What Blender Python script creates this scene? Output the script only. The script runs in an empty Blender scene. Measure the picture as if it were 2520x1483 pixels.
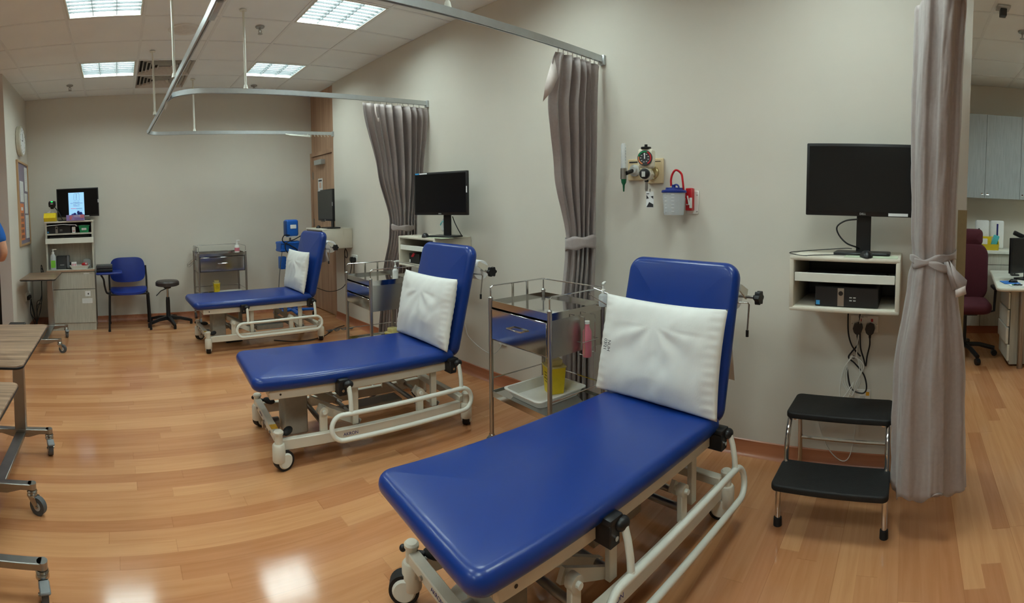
import bpy, bmesh, math, random
from mathutils import Vector, Matrix, noise
random.seed(7)
PI = math.pi
S = bpy.context.scene
COL = S.collection
V = Vector

# ------------------------------------------------------------------ camera (panorama sweep of a phone)
F_ = 1242.2225; YC = 563.6057; YAW, PITCH, ROLL = -0.7825, -0.0509, 0.0073
cam_d = bpy.data.cameras.new('camera'); cam = bpy.data.objects.new('camera', cam_d); COL.objects.link(cam)
cam_d.type = 'PANO'; cam_d.panorama_type = 'CENTRAL_CYLINDRICAL'
cam_d.central_cylindrical_range_u_min = -1260/F_; cam_d.central_cylindrical_range_u_max = 1260/F_
cam_d.central_cylindrical_range_v_min = -(1483-YC)/F_; cam_d.central_cylindrical_range_v_max = YC/F_
cam_d.central_cylindrical_radius = 1.0
Rm = Matrix.Rotation(YAW, 3, 'Z') @ Matrix.Rotation(PITCH, 3, 'X') @ Matrix.Rotation(ROLL, 3, 'Y')
r_, f_, u_ = Rm @ V((1,0,0)), Rm @ V((0,1,0)), Rm @ V((0,0,1))
M3 = Matrix((r_, u_, -f_)).transposed()
cam.matrix_world = Matrix.Translation((0, 0, 1.42)) @ M3.to_4x4()
S.camera = cam

# ------------------------------------------------------------------ world and exposure
w = bpy.data.worlds.new('world'); S.world = w; w.use_nodes = True
w.node_tree.nodes['Background'].inputs[0].default_value = (0.9, 0.9, 1, 1)
w.node_tree.nodes['Background'].inputs[1].default_value = 0.05
S.view_settings.view_transform = 'Standard'; S.view_settings.look = 'None'
S.view_settings.gamma = 1.0; S.view_settings.use_curve_mapping = False
S.view_settings.exposure = 0.0
LAMP = 27.5          # strength of the ceiling light tubes
S.cycles.max_bounces = 8; S.cycles.diffuse_bounces = 5; S.cycles.glossy_bounces = 4
S.cycles.transmission_bounces = 8; S.cycles.transparent_max_bounces = 12
S.cycles.sample_clamp_indirect = 6.0; S.cycles.use_adaptive_sampling = True; S.cycles.adaptive_threshold = .02

# ------------------------------------------------------------------ materials
def lin(c):
    return tuple(((x/255)/12.92 if x/255 <= .04045 else ((x/255+.055)/1.055)**2.4) for x in c)
MATS = {}
def mat(name, rgb, rough=.5, metal=0., var=.06, scale=30., bump=0., bscale=200., emit=0., coat=0., trans=0., alpha=1., spec=.5, sheen=0., ior=1.45, stretch=None):
    if name in MATS: return MATS[name]
    m = bpy.data.materials.new(name); m.use_nodes = True; nt = m.node_tree; b = nt.nodes['Principled BSDF']
    c = lin(rgb)
    tc = nt.nodes.new('ShaderNodeTexCoord'); mp = nt.nodes.new('ShaderNodeMapping')
    nt.links.new(tc.outputs['Object'], mp.inputs[0])
    if stretch: mp.inputs['Scale'].default_value = stretch
    nz = nt.nodes.new('ShaderNodeTexNoise'); nz.inputs['Scale'].default_value = scale; nz.inputs['Detail'].default_value = 3
    nt.links.new(mp.outputs[0], nz.inputs['Vector'])
    rp = nt.nodes.new('ShaderNodeValToRGB')
    rp.color_ramp.elements[0].position = .3; rp.color_ramp.elements[1].position = .7
    rp.color_ramp.elements[0].color = tuple(max(0, x*(1-var)) for x in c)+(1,)
    rp.color_ramp.elements[1].color = tuple(min(1, x*(1+var)) for x in c)+(1,)
    nt.links.new(nz.outputs['Fac'], rp.inputs[0]); nt.links.new(rp.outputs[0], b.inputs['Base Color'])
    b.inputs['Roughness'].default_value = rough; b.inputs['Metallic'].default_value = metal
    b.inputs['Coat Weight'].default_value = coat; b.inputs['Transmission Weight'].default_value = trans
    b.inputs['Alpha'].default_value = alpha; b.inputs['Specular IOR Level'].default_value = spec
    b.inputs['IOR'].default_value = ior
    if sheen: b.inputs['Sheen Weight'].default_value = sheen
    if emit:
        b.inputs['Emission Color'].default_value = c+(1,); b.inputs['Emission Strength'].default_value = emit
    if bump:
        n2 = nt.nodes.new('ShaderNodeTexNoise'); n2.inputs['Scale'].default_value = bscale; n2.inputs['Detail'].default_value = 4
        nt.links.new(mp.outputs[0], n2.inputs['Vector'])
        bp = nt.nodes.new('ShaderNodeBump'); bp.inputs['Strength'].default_value = bump; bp.inputs['Distance'].default_value = .002
        nt.links.new(n2.outputs['Fac'], bp.inputs['Height']); nt.links.new(bp.outputs[0], b.inputs['Normal'])
    MATS[name] = m
    return m

def mat_floor():
    m = bpy.data.materials.new('wood_floor'); m.use_nodes = True; nt = m.node_tree; b = nt.nodes['Principled BSDF']
    N = nt.nodes.new; L = nt.links.new
    tc = N('ShaderNodeTexCoord'); sp = N('ShaderNodeSeparateXYZ'); L(tc.outputs['Object'], sp.inputs[0])
    def mth(op, a, bb=None, cc=None):
        n = N('ShaderNodeMath'); n.operation = op
        for i, q in enumerate((a, bb, cc)):
            if q is None: continue
            if isinstance(q, (int, float)): n.inputs[i].default_value = q
            else: L(q, n.inputs[i])
        return n.outputs[0]
    row = mth('FLOOR', mth('DIVIDE', sp.outputs[1], .082))
    wn = N('ShaderNodeTexWhiteNoise'); wn.noise_dimensions = '1D'; L(row, wn.inputs['W'])
    xs = mth('ADD', mth('DIVIDE', sp.outputs[0], .98), mth('MULTIPLY', wn.outputs['Value'], 7.3))
    cell = mth('FLOOR', xs)
    cb = N('ShaderNodeCombineXYZ'); L(cell, cb.inputs[0]); L(row, cb.inputs[1])
    w2 = N('ShaderNodeTexWhiteNoise'); w2.noise_dimensions = '2D'; L(cb.outputs[0], w2.inputs['Vector'])
    rp = N('ShaderNodeValToRGB'); e = rp.color_ramp.elements
    e[0].position = 0; e[0].color = lin((184,126,86))+(1,); e[1].position = 1; e[1].color = lin((207,153,108))+(1,)
    e2 = rp.color_ramp.elements.new(.45); e2.color = lin((196,140,97))+(1,)
    L(w2.outputs['Value'], rp.inputs[0])
    # grain, shifted per strip
    mp = N('ShaderNodeCombineXYZ'); L(mth('ADD', mth('MULTIPLY', sp.outputs[0], 2.2), mth('MULTIPLY', w2.outputs['Value'], 30)), mp.inputs[0])
    L(mth('MULTIPLY', sp.outputs[1], 38), mp.inputs[1]); L(mth('MULTIPLY', w2.outputs['Value'], 11), mp.inputs[2])
    nz = N('ShaderNodeTexNoise'); nz.inputs['Scale'].default_value = 1; nz.inputs['Detail'].default_value = 4; nz.inputs['Distortion'].default_value = .6
    L(mp.outputs[0], nz.inputs['Vector'])
    r2 = N('ShaderNodeValToRGB'); r2.color_ramp.elements[0].position = .3; r2.color_ramp.elements[1].position = .65
    r2.color_ramp.elements[0].color = (.84,.77,.70,1); r2.color_ramp.elements[1].color = (1,1,1,1)
    L(nz.outputs['Fac'], r2.inputs[0])
    mx = N('ShaderNodeMix'); mx.data_type = 'RGBA'; mx.blend_type = 'MULTIPLY'; mx.inputs[0].default_value = .75
    L(rp.outputs[0], mx.inputs[6]); L(r2.outputs[0], mx.inputs[7])
    # joints
    fy = mth('FRACT', mth('DIVIDE', sp.outputs[1], .246)); fx = mth('FRACT', xs)
    jt = mth('MAXIMUM', mth('LESS_THAN', fy, .012), mth('LESS_THAN', fx, .004))
    m2 = N('ShaderNodeMix'); m2.data_type = 'RGBA'; m2.blend_type = 'MULTIPLY'; L(mth('MULTIPLY', jt, .2), m2.inputs[0])
    L(mx.outputs[2], m2.inputs[6]); m2.inputs[7].default_value = (.35,.25,.2,1)
    L(m2.outputs[2], b.inputs['Base Color'])
    n3 = N('ShaderNodeTexNoise'); n3.inputs['Scale'].default_value = 3.5; n3.inputs['Detail'].default_value = 5; L(tc.outputs['Object'], n3.inputs['Vector'])
    L(mth('ADD', mth('MULTIPLY', n3.outputs['Fac'], .10), .07), b.inputs['Roughness'])
    n4 = N('ShaderNodeTexNoise'); n4.inputs['Scale'].default_value = 9; L(tc.outputs['Object'], n4.inputs['Vector'])
    bp = N('ShaderNodeBump'); bp.inputs['Strength'].default_value = .06; bp.inputs['Distance'].default_value = .003
    L(n4.outputs['Fac'], bp.inputs['Height']); L(bp.outputs[0], b.inputs['Normal'])
    b.inputs['Specular IOR Level'].default_value = .5
    return m

def mat_wood(name, c0, c1, axis=2, rough=.45, freq=22):
    m = bpy.data.materials.new(name); m.use_nodes = True; nt = m.node_tree; b = nt.nodes['Principled BSDF']
    tc = nt.nodes.new('ShaderNodeTexCoord'); mp = nt.nodes.new('ShaderNodeMapping')
    sc = [freq]*3; sc[axis] = freq*.05; mp.inputs['Scale'].default_value = sc
    nz = nt.nodes.new('ShaderNodeTexNoise'); nz.inputs['Scale'].default_value = 1; nz.inputs['Detail'].default_value = 5; nz.inputs['Distortion'].default_value = .8
    rp = nt.nodes.new('ShaderNodeValToRGB'); e = rp.color_ramp.elements
    e[0].position = .35; e[1].position = .62; e[0].color = lin(c0)+(1,); e[1].color = lin(c1)+(1,)
    nt.links.new(tc.outputs['Object'], mp.inputs[0]); nt.links.new(mp.outputs[0], nz.inputs['Vector'])
    nt.links.new(nz.outputs['Fac'], rp.inputs[0]); nt.links.new(rp.outputs[0], b.inputs['Base Color'])
    b.inputs['Roughness'].default_value = rough
    return m

M_FLOOR = mat_floor()
M_WALL = mat('wall_paint', (212,207,196), .75, var=.015, scale=2.5, bump=.15, bscale=350)
M_WALLG = mat('wall_grey', (205,196,190), .75, var=.015, scale=3, bump=.1, bscale=300)
M_CEIL = mat('ceiling_tile', (240,246,246), .9, var=.02, scale=3, bump=.35, bscale=260)
M_TBAR = mat('ceiling_bar', (232,238,238), .6, var=.02)
M_GAP = mat('ceiling_gap', (105,98,92), .9)
M_SKIRT = mat_wood('skirting_wood', (150,88,58), (176,112,78), 1, .3, 10)
M_BLUE = mat('blue_vinyl', (12,50,126), .30, var=.03, scale=6, bump=.06, bscale=900, coat=.1)
M_CREAM = mat('cream_enamel', (214,208,192), .35, var=.03, scale=12)
M_WHITEE = mat('white_enamel', (226,228,218), .3, var=.03, scale=12)
M_CHROME = mat('chrome', (205,205,205), .12, 1., var=.02)
M_STEEL = mat('stainless_steel', (190,188,182), .2, 1., var=.06, scale=4, bump=.03, bscale=60)
M_STEELB = mat('brushed_steel', (168,166,162), .36, 1., var=.08, scale=14, stretch=(1,1,.1))
M_MIRROR = mat('polished_steel', (200,198,194), .10, 1., var=.03, scale=3, bump=.05, bscale=8)
M_ALU = mat('satin_aluminium', (196,202,204), .38, .75, var=.03)
M_BLACK = mat('black_plastic', (22,22,24), .4, var=.1)
M_RUBBER = mat('black_rubber', (26,26,27), .7, var=.15, bump=.3, bscale=500)
M_GREYR = mat('grey_rubber', (82,84,86), .55, var=.05)
M_PILLOW = mat('white_wipe_clean_fabric', (232,234,230), .5, var=.01, bump=.1, bscale=120)
M_WHITE = mat('white_plastic', (226,226,220), .35, var=.02)
M_PAPER = mat('white_paper', (232,234,234), .8, var=.02)
M_CURT = mat('mauve_curtain', (154,143,140), .5, var=.05, scale=60, bump=.3, bscale=45, sheen=.3)
M_CURTW = mat('pale_band', (196,184,178), .6)
M_LAM = mat_wood('grey_laminate', (176,174,162), (192,190,178), 2, .45, 90)
M_LAMD = mat('dark_laminate', (120,118,108), .6)
M_DOORW = mat_wood('door_veneer', (166,132,108), (186,152,124), 2, .5, 14)
M_TABLE = mat_wood('table_laminate', (108,84,66), (156,128,104), 0, .35, 38)
M_SCREEN = mat('dark_screen', (12,13,15), .22, var=.1, scale=3)
M_YEL = mat('yellow_plastic', (232,204,40), .4, var=.04)
M_YELC = mat('pale_yellow_lid', (226,216,150), .4, var=.03)
M_CLEAR = mat('clear_plastic', (225,232,236), .18, trans=.0, alpha=.42, var=.03)
M_FROST = mat('frosted_plastic', (222,228,224), .35, alpha=.88, var=.03)
M_RED = mat('red_plastic', (190,28,38), .35, var=.05)
M_PINK = mat('pink_liquid', (206,118,132), .3, var=.05)
M_GREEN = mat('green_plastic', (30,140,90), .4, var=.05)
M_DGREEN = mat('dark_green', (14,92,60), .4)
M_BLUEP = mat('bright_blue_plastic', (22,92,184), .35, var=.05)
M_CHAIRB = mat('royal_blue_vinyl', (24,46,126), .35, var=.04)
M_IVORY = mat('ivory_plastic', (222,200,160), .4, var=.03)
M_BEIGE = mat('beige_plastic', (224,218,198), .35, var=.03)
M_DARKG = mat('dark_grey_plastic', (58,60,62), .4, var=.06)
M_MAROON = mat('maroon_fabric', (74,22,34), .85, var=.12, scale=120, bump=.4, bscale=400)
M_SKIN = mat('skin', (208,158,130), .5, var=.05)
M_SCRUB = mat('blue_scrubs', (28,96,180), .8, var=.06, bump=.3, bscale=60)
M_HAIR = mat('dark_hair', (30,24,20), .6, var=.2)
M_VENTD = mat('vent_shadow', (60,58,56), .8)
M_BLACKPAD = mat('black_ribbed_rubber', (20,21,22), .6, var=.2, bump=.5, bscale=300)
M_STOOL = mat('dark_brown_vinyl', (62,54,52), .4, var=.05)
M_TEAL = mat('teal_plastic', (90,190,196), .35)
M_PURPLE = mat('purple_card', (150,128,190), .5)
M_ORANGE = mat('orange_print', (224,136,88), .6)
M_GREYPIN = mat('mauve_felt', (140,130,146), .9, bump=.3, bscale=300)
M_INK = mat('navy_ink', (26,30,110), .5)
M_INKB = mat('black_ink', (40,40,44), .6)
M_AMBER = mat('amber_label', (226,170,50), .5)
M_LABEL = mat('silver_label', (196,198,196), .4)
M_LCYAN = mat('cyan_label', (60,150,210), .5)
M_GLASS = mat('clock_glass', (230,228,215), .06, var=.01, coat=1.)
M_GOLD = mat('pale_brass', (190,176,136), .3, .8)
M_DOORD = mat_wood('dark_door', (52,42,38), (66,52,46), 2, .5, 14)
M_TUBE = mat('light_tube', (232,250,247), .5, var=.0, emit=LAMP)
M_LOUV = mat('louvre_aluminium', (78,82,84), .5, 0., var=.01)
M_DOC = mat('pale_green_mat', (196,206,180), .6)
M_SCRBLUE = mat('lit_screen_page', (150,200,236), .5, var=.01, emit=.75)
M_SCRINK = mat('screen_line_dark', (40,70,110), .5, emit=.12)
M_SCRRED = mat('screen_line_red', (210,80,90), .5, emit=.5)
M_LED = mat('green_led', (20,220,90), .5, emit=2.)

# ------------------------------------------------------------------ mesh builder
class MB:
    def __init__(s): s.bm = bmesh.new(); s.M = Matrix.Identity(4); s.mi = 0
    def at(s, loc=(0,0,0), rot=(0,0,0)):
        from mathutils import Euler
        s.M = Matrix.Translation(loc) @ Euler(rot).to_matrix().to_4x4(); return s
    def add(s, vs, fs, smooth=False):
        vv = [s.bm.verts.new(s.M @ V(v)) for v in vs]
        for f in fs:
            try:
                q = s.bm.faces.new([vv[i] for i in f]); q.smooth = smooth; q.material_index = s.mi
            except ValueError: pass
        return s
    def box(s, x0, x1, y0, y1, z0, z1, bev=0, seg=2):
        if bev <= 0:
            vs = [(x,y,z) for x in (x0,x1) for y in (y0,y1) for z in (z0,z1)]
            return s.add(vs, [(0,1,3,2),(4,6,7,5),(0,4,5,1),(2,3,7,6),(0,2,6,4),(1,5,7,3)])
        t = bmesh.new(); bmesh.ops.create_cube(t, size=1)
        for v in t.verts: v.co = V(((x0+x1)/2+v.co.x*(x1-x0), (y0+y1)/2+v.co.y*(y1-y0), (z0+z1)/2+v.co.z*(z1-z0)))
        bmesh.ops.bevel(t, geom=t.edges[:], offset=bev, segments=seg, affect='EDGES', profile=.5)
        t.verts.index_update()
        s.add([v.co.copy() for v in t.verts], [[v.index for v in f.verts] for f in t.faces], smooth=seg > 1); t.free(); return s
    def cyl(s, p0, p1, r0, r1=None, seg=16, caps=True):
        p0, p1 = V(p0), V(p1); r1 = r0 if r1 is None else r1
        d = (p1-p0).normalized(); a = d.orthogonal().normalized(); b = d.cross(a)
        vs = []
        for p, r in ((p0,r0),(p1,r1)):
            for i in range(seg):
                t = 2*PI*i/seg; vs.append(p+(a*math.cos(t)+b*math.sin(t))*r)
        s.add(vs, [(i,(i+1)%seg,seg+(i+1)%seg,seg+i) for i in range(seg)], True)
        if caps:
            s.add(vs[:seg], [list(range(seg))[::-1]]); s.add(vs[seg:], [list(range(seg))])
        return s
    def tube(s, pts, r, seg=8, closed=False, flat=None):
        pts = [V(p) for p in pts]; n = len(pts); vs = []; a = None
        for i, p in enumerate(pts):
            if closed: d = pts[(i+1)%n]-pts[i-1]
            else: d = pts[min(i+1,n-1)]-pts[max(i-1,0)]
            d = d.normalized() if d.length > 1e-9 else V((0,0,1))
            if a is None: a = d.orthogonal().normalized()
            a = (a-d*a.dot(d)); a = a.normalized() if a.length > 1e-6 else d.orthogonal().normalized()
            b = d.cross(a)
            for k in range(seg):
                t = 2*PI*k/seg; vs.append(p+(a*math.cos(t)+b*math.sin(t))*r)
        m = n if closed else n-1
        s.add(vs, [(i*seg+k, i*seg+(k+1)%seg, ((i+1)%n)*seg+(k+1)%seg, ((i+1)%n)*seg+k) for i in range(m) for k in range(seg)], True)
        if not closed:
            s.add(vs[:seg], [list(range(seg))[::-1]]); s.add(vs[-seg:], [list(range(seg))])
        return s
    def lathe(s, prof, c=(0,0,0), seg=24, axis='z'):
        vs = []; n = len(prof)
        for r, z in prof:
            for k in range(seg):
                t = 2*PI*k/seg; q = (r*math.cos(t), r*math.sin(t), z)
                if axis == 'x': q = (q[2], q[0], q[1])
                if axis == 'y': q = (q[1], q[2], q[0])
                vs.append((c[0]+q[0], c[1]+q[1], c[2]+q[2]))
        s.add(vs, [(i*seg+k, i*seg+(k+1)%seg, (i+1)*seg+(k+1)%seg, (i+1)*seg+k) for i in range(n-1) for k in range(seg)], True)
        if prof[0][0] > 1e-5 and not (prof[1][0] < 1e-5 and abs(prof[0][1]-prof[1][1]) < 1e-4): s.add(vs[:seg], [list(range(seg))[::-1]])
        if prof[-1][0] > 1e-5 and not (prof[-2][0] < 1e-5 and abs(prof[-1][1]-prof[-2][1]) < 1e-4): s.add(vs[-seg:], [list(range(seg))])
        return s
    def slab(s, L, W, T, r, er, crown=0, cs=6, es=4, c=(0,0,0)):
        def ring(ins, z):
            hx, hy, rr = L/2-ins, W/2-ins, max(r-ins, .001); out = []
            for qx, qy, a0 in ((1,1,0),(-1,1,90),(-1,-1,180),(1,-1,270)):
                for k in range(cs+1):
                    t = math.radians(a0+90*k/cs)
                    out.append((c[0]+qx*(hx-rr)+rr*math.cos(t), c[1]+qy*(hy-rr)+rr*math.sin(t), c[2]+z))
            return out
        rings = []
        for k in range(es+1):
            t = -PI/2+PI/2*k/es; rings.append(ring(er*(1-math.cos(t)), -T/2+er+er*math.sin(t)))
        for k in range(es+1):
            t = PI/2*k/es; rings.append(ring(er*(1-math.cos(t)), T/2-er+er*math.sin(t)))
        if crown:
            mi = min(L, W)/2
            for q in (.15, .35, .6, .85):
                rings.append(ring(er+(mi-er)*q, T/2+crown*(1-(1-q)**2)))
        n = len(rings[0]); vs = [p for R in rings for p in R]
        s.add(vs, [(i*n+k, i*n+(k+1)%n, (i+1)*n+(k+1)%n, (i+1)*n+k) for i in range(len(rings)-1) for k in range(n)], True)
        s.add(rings[0], [list(range(n))[::-1]], True); s.add(rings[-1], [list(range(n))], True)
        return s
    def prism(s, poly, a, b, axis='z', smooth=False):
        def P(u, v, t): return {'z': (u,v,t), 'x': (t,u,v), 'y': (u,t,v)}[axis]
        n = len(poly); vs = [P(u,v,a) for u,v in poly]+[P(u,v,b) for u,v in poly]
        return s.add(vs, [list(range(n))[::-1], list(range(n,2*n))]+[(i,(i+1)%n,n+(i+1)%n,n+i) for i in range(n)], smooth)
    def ball(s, c, rx, ry=None, rz=None, seg=16, rings=10):
        ry = rx if ry is None else ry; rz = rx if rz is None else rz; vs = []
        for i in range(rings+1):
            a = -PI/2+PI*i/rings
            for k in range(seg):
                t = 2*PI*k/seg; vs.append((c[0]+rx*math.cos(a)*math.cos(t), c[1]+ry*math.cos(a)*math.sin(t), c[2]+rz*math.sin(a)))
        return s.add(vs, [(i*seg+k, i*seg+(k+1)%seg, (i+1)*seg+(k+1)%seg, (i+1)*seg+k) for i in range(rings) for k in range(seg)], True)
    def build(s, name, m, parent=None, ms=None):
        bmesh.ops.remove_doubles(s.bm, verts=s.bm.verts[:], dist=1e-5)
        bmesh.ops.recalc_face_normals(s.bm, faces=s.bm.faces[:])
        me = bpy.data.meshes.new(name); s.bm.to_mesh(me); s.bm.free()
        if name not in ('cloth', 'cover', 'tie_band'): me.set_sharp_from_angle(angle=math.radians(38))
        for q in ([m] if not ms else ms): me.materials.append(q)
        o = bpy.data.objects.new(name, me); COL.objects.link(o)
        if parent: o.parent = parent
        return o

def tag(o, label, cat, group=None):
    o['label'] = label; o['category'] = cat
    if group: o['group'] = group
    return o
def thing(name, label, cat, loc=(0,0,0), rz=0, group=None):
    o = bpy.data.objects.new(name, None); COL.objects.link(o); o.empty_display_size = .05
    o.location = loc; o.rotation_euler = (0,0,rz); return tag(o, label, cat, group)
def struct(o): o['kind'] = 'structure'; return o
def dup(root, loc, rz, label, group=None, drop=()):
    r = root.copy(); COL.objects.link(r); r.location = loc; r.rotation_euler = (0,0,rz); r['label'] = label
    if group: r['group'] = group
    for ch in list(root.children):
        if ch.name.split('.')[0] in drop: continue
        c = ch.copy(); COL.objects.link(c); c.parent = r
        for g in ch.children:
            d = g.copy(); COL.objects.link(d); d.parent = c
    return r
def text(body, size, loc, rot, m, parent, name='lettering', ext=.0004, align='CENTER', sx=1.):
    cu = bpy.data.curves.new(name, 'FONT'); cu.body = body; cu.size = size; cu.extrude = ext; cu.align_x = align; cu.align_y = 'CENTER'
    cu.materials.append(m); tmp = bpy.data.objects.new('tmp', cu); COL.objects.link(tmp); bpy.context.view_layer.update()
    me = bpy.data.meshes.new_from_object(tmp); bpy.data.objects.remove(tmp); me.name = name
    o = bpy.data.objects.new(name, me); COL.objects.link(o)
    o.location = loc; o.rotation_euler = rot; o.scale = (sx,1,1)
    if parent: o.parent = parent
    return o
RX = (PI/2, 0, -PI/2)   # lettering on a face that looks towards -x
RY = (PI/2, 0, 0)       # lettering on a face that looks towards -y
def arc(c, r, a0, a1, n, plane='xz'):
    out = []
    for i in range(n+1):
        t = math.radians(a0+(a1-a0)*i/n); u, v = r*math.cos(t), r*math.sin(t)
        out.append({'xz': (c[0]+u, c[1], c[2]+v), 'xy': (c[0]+u, c[1]+v, c[2]), 'yz': (c[0], c[1]+u, c[2]+v)}[plane])
    return out
def smooth_path(pts, n=8):
    P = [V(p) for p in pts]; P = [P[0]*2-P[1]]+P+[P[-1]*2-P[-2]]; out = []
    for i in range(1, len(P)-2):
        a, b, c, d = P[i-1:i+3]
        for k in range(n):
            t = k/n
            out.append(.5*((2*b)+(c-a)*t+(2*a-5*b+4*c-d)*t*t+(3*b-a-3*c+d)*t**3))
    out.append(P[-2]); return out

# ------------------------------------------------------------------ the room
XW, YB, XL, HC, YE, YL = 2.68, 6.604, -1.143, 2.955, -.30, 5.27
XF = 6.2      # far wall of the office corner
b = MB().box(-3.4, 7.0, -4.2, 7.0, -.1, 0); struct(b.build('floor', M_FLOOR))
o = MB().box(XW, XW+.15, YE, 5.81, 0, HC); struct(o.build('wall_right', M_WALL))
o = MB().box(XL-.12, 7.0, YB, YB+.15, 0, HC); struct(o.build('wall_back', M_WALL))
wl = struct(MB().box(XL-.125, XL, YL, YB, 0, HC).build('wall_left', M_WALL))
wl.data.materials.append(M_WALLG)
for p in wl.data.polygons:
    if p.normal.y < -.9: p.material_index = 1
struct(MB().box(-3.4, XL-.125, 6.45, 6.6, 0, HC).build('wall_corridor', M_WALLG))
struct(MB().box(-3.5, -3.4, -4.2, 6.6, 0, HC).build('wall_far_left', M_WALL))
struct(MB().box(-3.5, 7.0, -4.3, -4.2, 0, HC).build('wall_front', M_WALL))
struct(MB().box(XF, XF+.15, -4.2, 6.6, 0, HC).build('wall_office', M_WALL))
# corner guard at the free end of the bed wall
g = MB().box(XW-.004, XW+.05, YE-.004, YE+.045, 0, 1.42).build('trim_1', mat('tan_corner_guard', (150,132,96), .5)); struct(g)
# doors
d = thing('door_1', 'oak veneer door with closer and narrow vision panel in the far corner', 'door', (0,0,0)); struct(d)
del d['category']; del d['label']
MB().box(XW+.03, XW+.12, 5.81, YB, 2.16, HC).build('overpanel', M_DOORW, d)
m = MB(); m.box(XW, XW+.12, 5.81, 5.86, 0, 2.16); m.box(XW, XW+.12, 6.56, YB, 0, 2.16); m.box(XW, XW+.12, 5.86, 6.56, 2.11, 2.16)
m.build('door_frame', M_DOORW, d)
lf = MB().box(XW+.02, XW+.065, 5.865, 6.555, .012, 2.105).build('door_leaf', M_DOORW, d)
MB().box(XW+.012, XW+.02, 6.18, 6.30, 1.22, 1.62).build('vision_panel', M_DARKG, lf)
m = MB()
for z in (.35, 1.2, 1.85): m.box(XW+.012, XW+.022, 6.535, 6.56, z-.05, z+.05)
m.build('hinge', M_STEELB, lf)
m = MB().box(XW-.045, XW+.02, 6.12, 6.36, 1.98, 2.045, .006); m.build('door_closer', M_ALU, lf)
sg = thing('door_sign', 'small white printed notice stuck on the oak door', 'sign', (XW+.019, 6.30, 1.70))
MB().box(-.002, .001, -.075, .075, -.1, .1).build('sheet', M_PAPER, sg)
MB().box(-.003, -.002, -.035, .035, -.03, .045).build('picture', mat('peach_print', (226,196,178), .7), sg)
MB().box(-.003, -.002, -.055, .055, .06, .08).build('heading', M_INKB, sg)
struct(MB().box(-2.6, XL-.14, 6.40, 6.45, 0, 2.1).build('door_2', M_DOORD))
# coved wooden skirting
def skirt(name, pts, ext):
    m = MB()
    prof = [(0,0),(-.035,0.0),(-.02,.008),(-.01,.022),(-.006,.08),(-.0,.085)]
    m2 = MB(); m2.M = ext[0]; m2.prism([(x,z) for x,z in prof], pts[0], pts[1], 'y'); m.bm.free()
    return struct(m2.build(name, M_SKIRT))
I4 = Matrix.Identity(4)
skirt('baseboard_right', (YE, 5.81), (Matrix.Translation((XW,0,0)),))
skirt('baseboard_back', (-XW, -XL), (Matrix.Translation((0,YB,0)) @ Matrix.Rotation(PI/2,4,'Z'),))
skirt('baseboard_left', (-YB, -YL), (Matrix.Translation((XL,0,0)) @ Matrix.Rotation(PI,4,'Z'),))
skirt('baseboard_office', (-4.2, 6.5), (Matrix.Translation((XF,0,0)),))

# ceiling grid: cells are lay-in tiles; fixtures take the place of some tiles
GX0, GPX, GY0, GPY = -.33, .608, 3.42, .572
lights = [(0,2),(0,5) ]
cells_light = {(0,0),(0,3),(3,0),(3,3),(0,-3),(3,-3),(0,-6),(3,-6),(6,-6),(7,-9),(9,-12),(7,-12),(-3,-3),(-3,-6)}  # unseen fixtures past the right edge are added to brighten the office corner
vents = {(1,3),(1,4)}
m = MB(); mt = MB(); mgp = MB()
for i in range(-6, 12):
    for j in range(-14, 6):
        x0, y0 = GX0+i*GPX, GY0+j*GPY; x1, y1 = x0+GPX, y0+GPY
        if (i,j) in cells_light or (i,j) in vents: continue
        if x0 >= XF or x1 <= -3.4 or y0 >= YB or y1 < -4.2: continue
        h = HC+random.uniform(0,.003)
        m.box(x0+.012, x1-.012, y0+.012, y1-.012, h, h+.015)
struct(m.build('ceiling', M_CEIL))
for i in range(-6, 13):
    x = GX0+i*GPX; mt.box(x-.012, x+.012, -4.2, YB, HC-.003, HC+.01)
for j in range(-14, 7):
    y = GY0+j*GPY
    if y < YB: mt.box(-3.4, XF, y-.012, y+.012, HC-.0025, HC+.01)
struct(mt.build('ceiling_grid', M_TBAR))
mgp.box(-3.5, 7.0, -4.3, 7.0, HC+.12, HC+.2); struct(mgp.build('ceiling_slab', M_GAP))

def light_fixture():
    t = thing('ceiling_light', 'square louvred ceiling light', 'ceiling light', (0,0,HC), 0, 'square louvred ceiling lights')
    a, bb = GPX/2-.014, GPY/2-.014
    m = MB()
    for x0,x1,y0,y1 in ((-a,-a+.014,-bb,bb),(a-.014,a,-bb,bb),(-a,a,-bb,-bb+.014),(-a,a,bb-.014,bb)): m.box(x0,x1,y0,y1,-.004,.09)
    m.box(-a,a,-bb,bb,.085,.095); m.build('housing', M_WHITEE, t)
    A, B = a-.016, bb-.016
    for q in (-1,0,1):
        tb = MB().box(q*A*2/3-.075, q*A*2/3+.075, -B, B, .026, .045)
        tb.build('tube', M_TUBE, t)
    m = MB()
    for q in (-1,1): m.prism([(q*A/3-.008,.024),(q*A/3+.008,.024),(q*A/3+.002,.0),(q*A/3-.002,.0)], -B, B, 'y')
    for q in (-1,1): m.prism([(q*A,.024),(q*A*.985,.024),(q*A*.995,.0),(q*A,.0)], -B, B, 'y')
    for k in range(1,8):
        y = -B+2*B*k/8; m.prism([(y-.006,.022),(y+.006,.022),(y+.001,.006),(y-.001,.006)], -A, A, 'x')
    m.build('louvre', M_LOUV, t)
    return t
lt = light_fixture()
descr = {(0,0): 'bright square louvred ceiling light cut by the top edge at the left', (0,3): 'square louvred ceiling light beside the air vents, near the back wall',
 (3,0): 'square louvred ceiling light nearest the bed wall and the camera, with wavy blades', (3,3): 'square louvred ceiling light nearest the oak door',}
first = True
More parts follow.
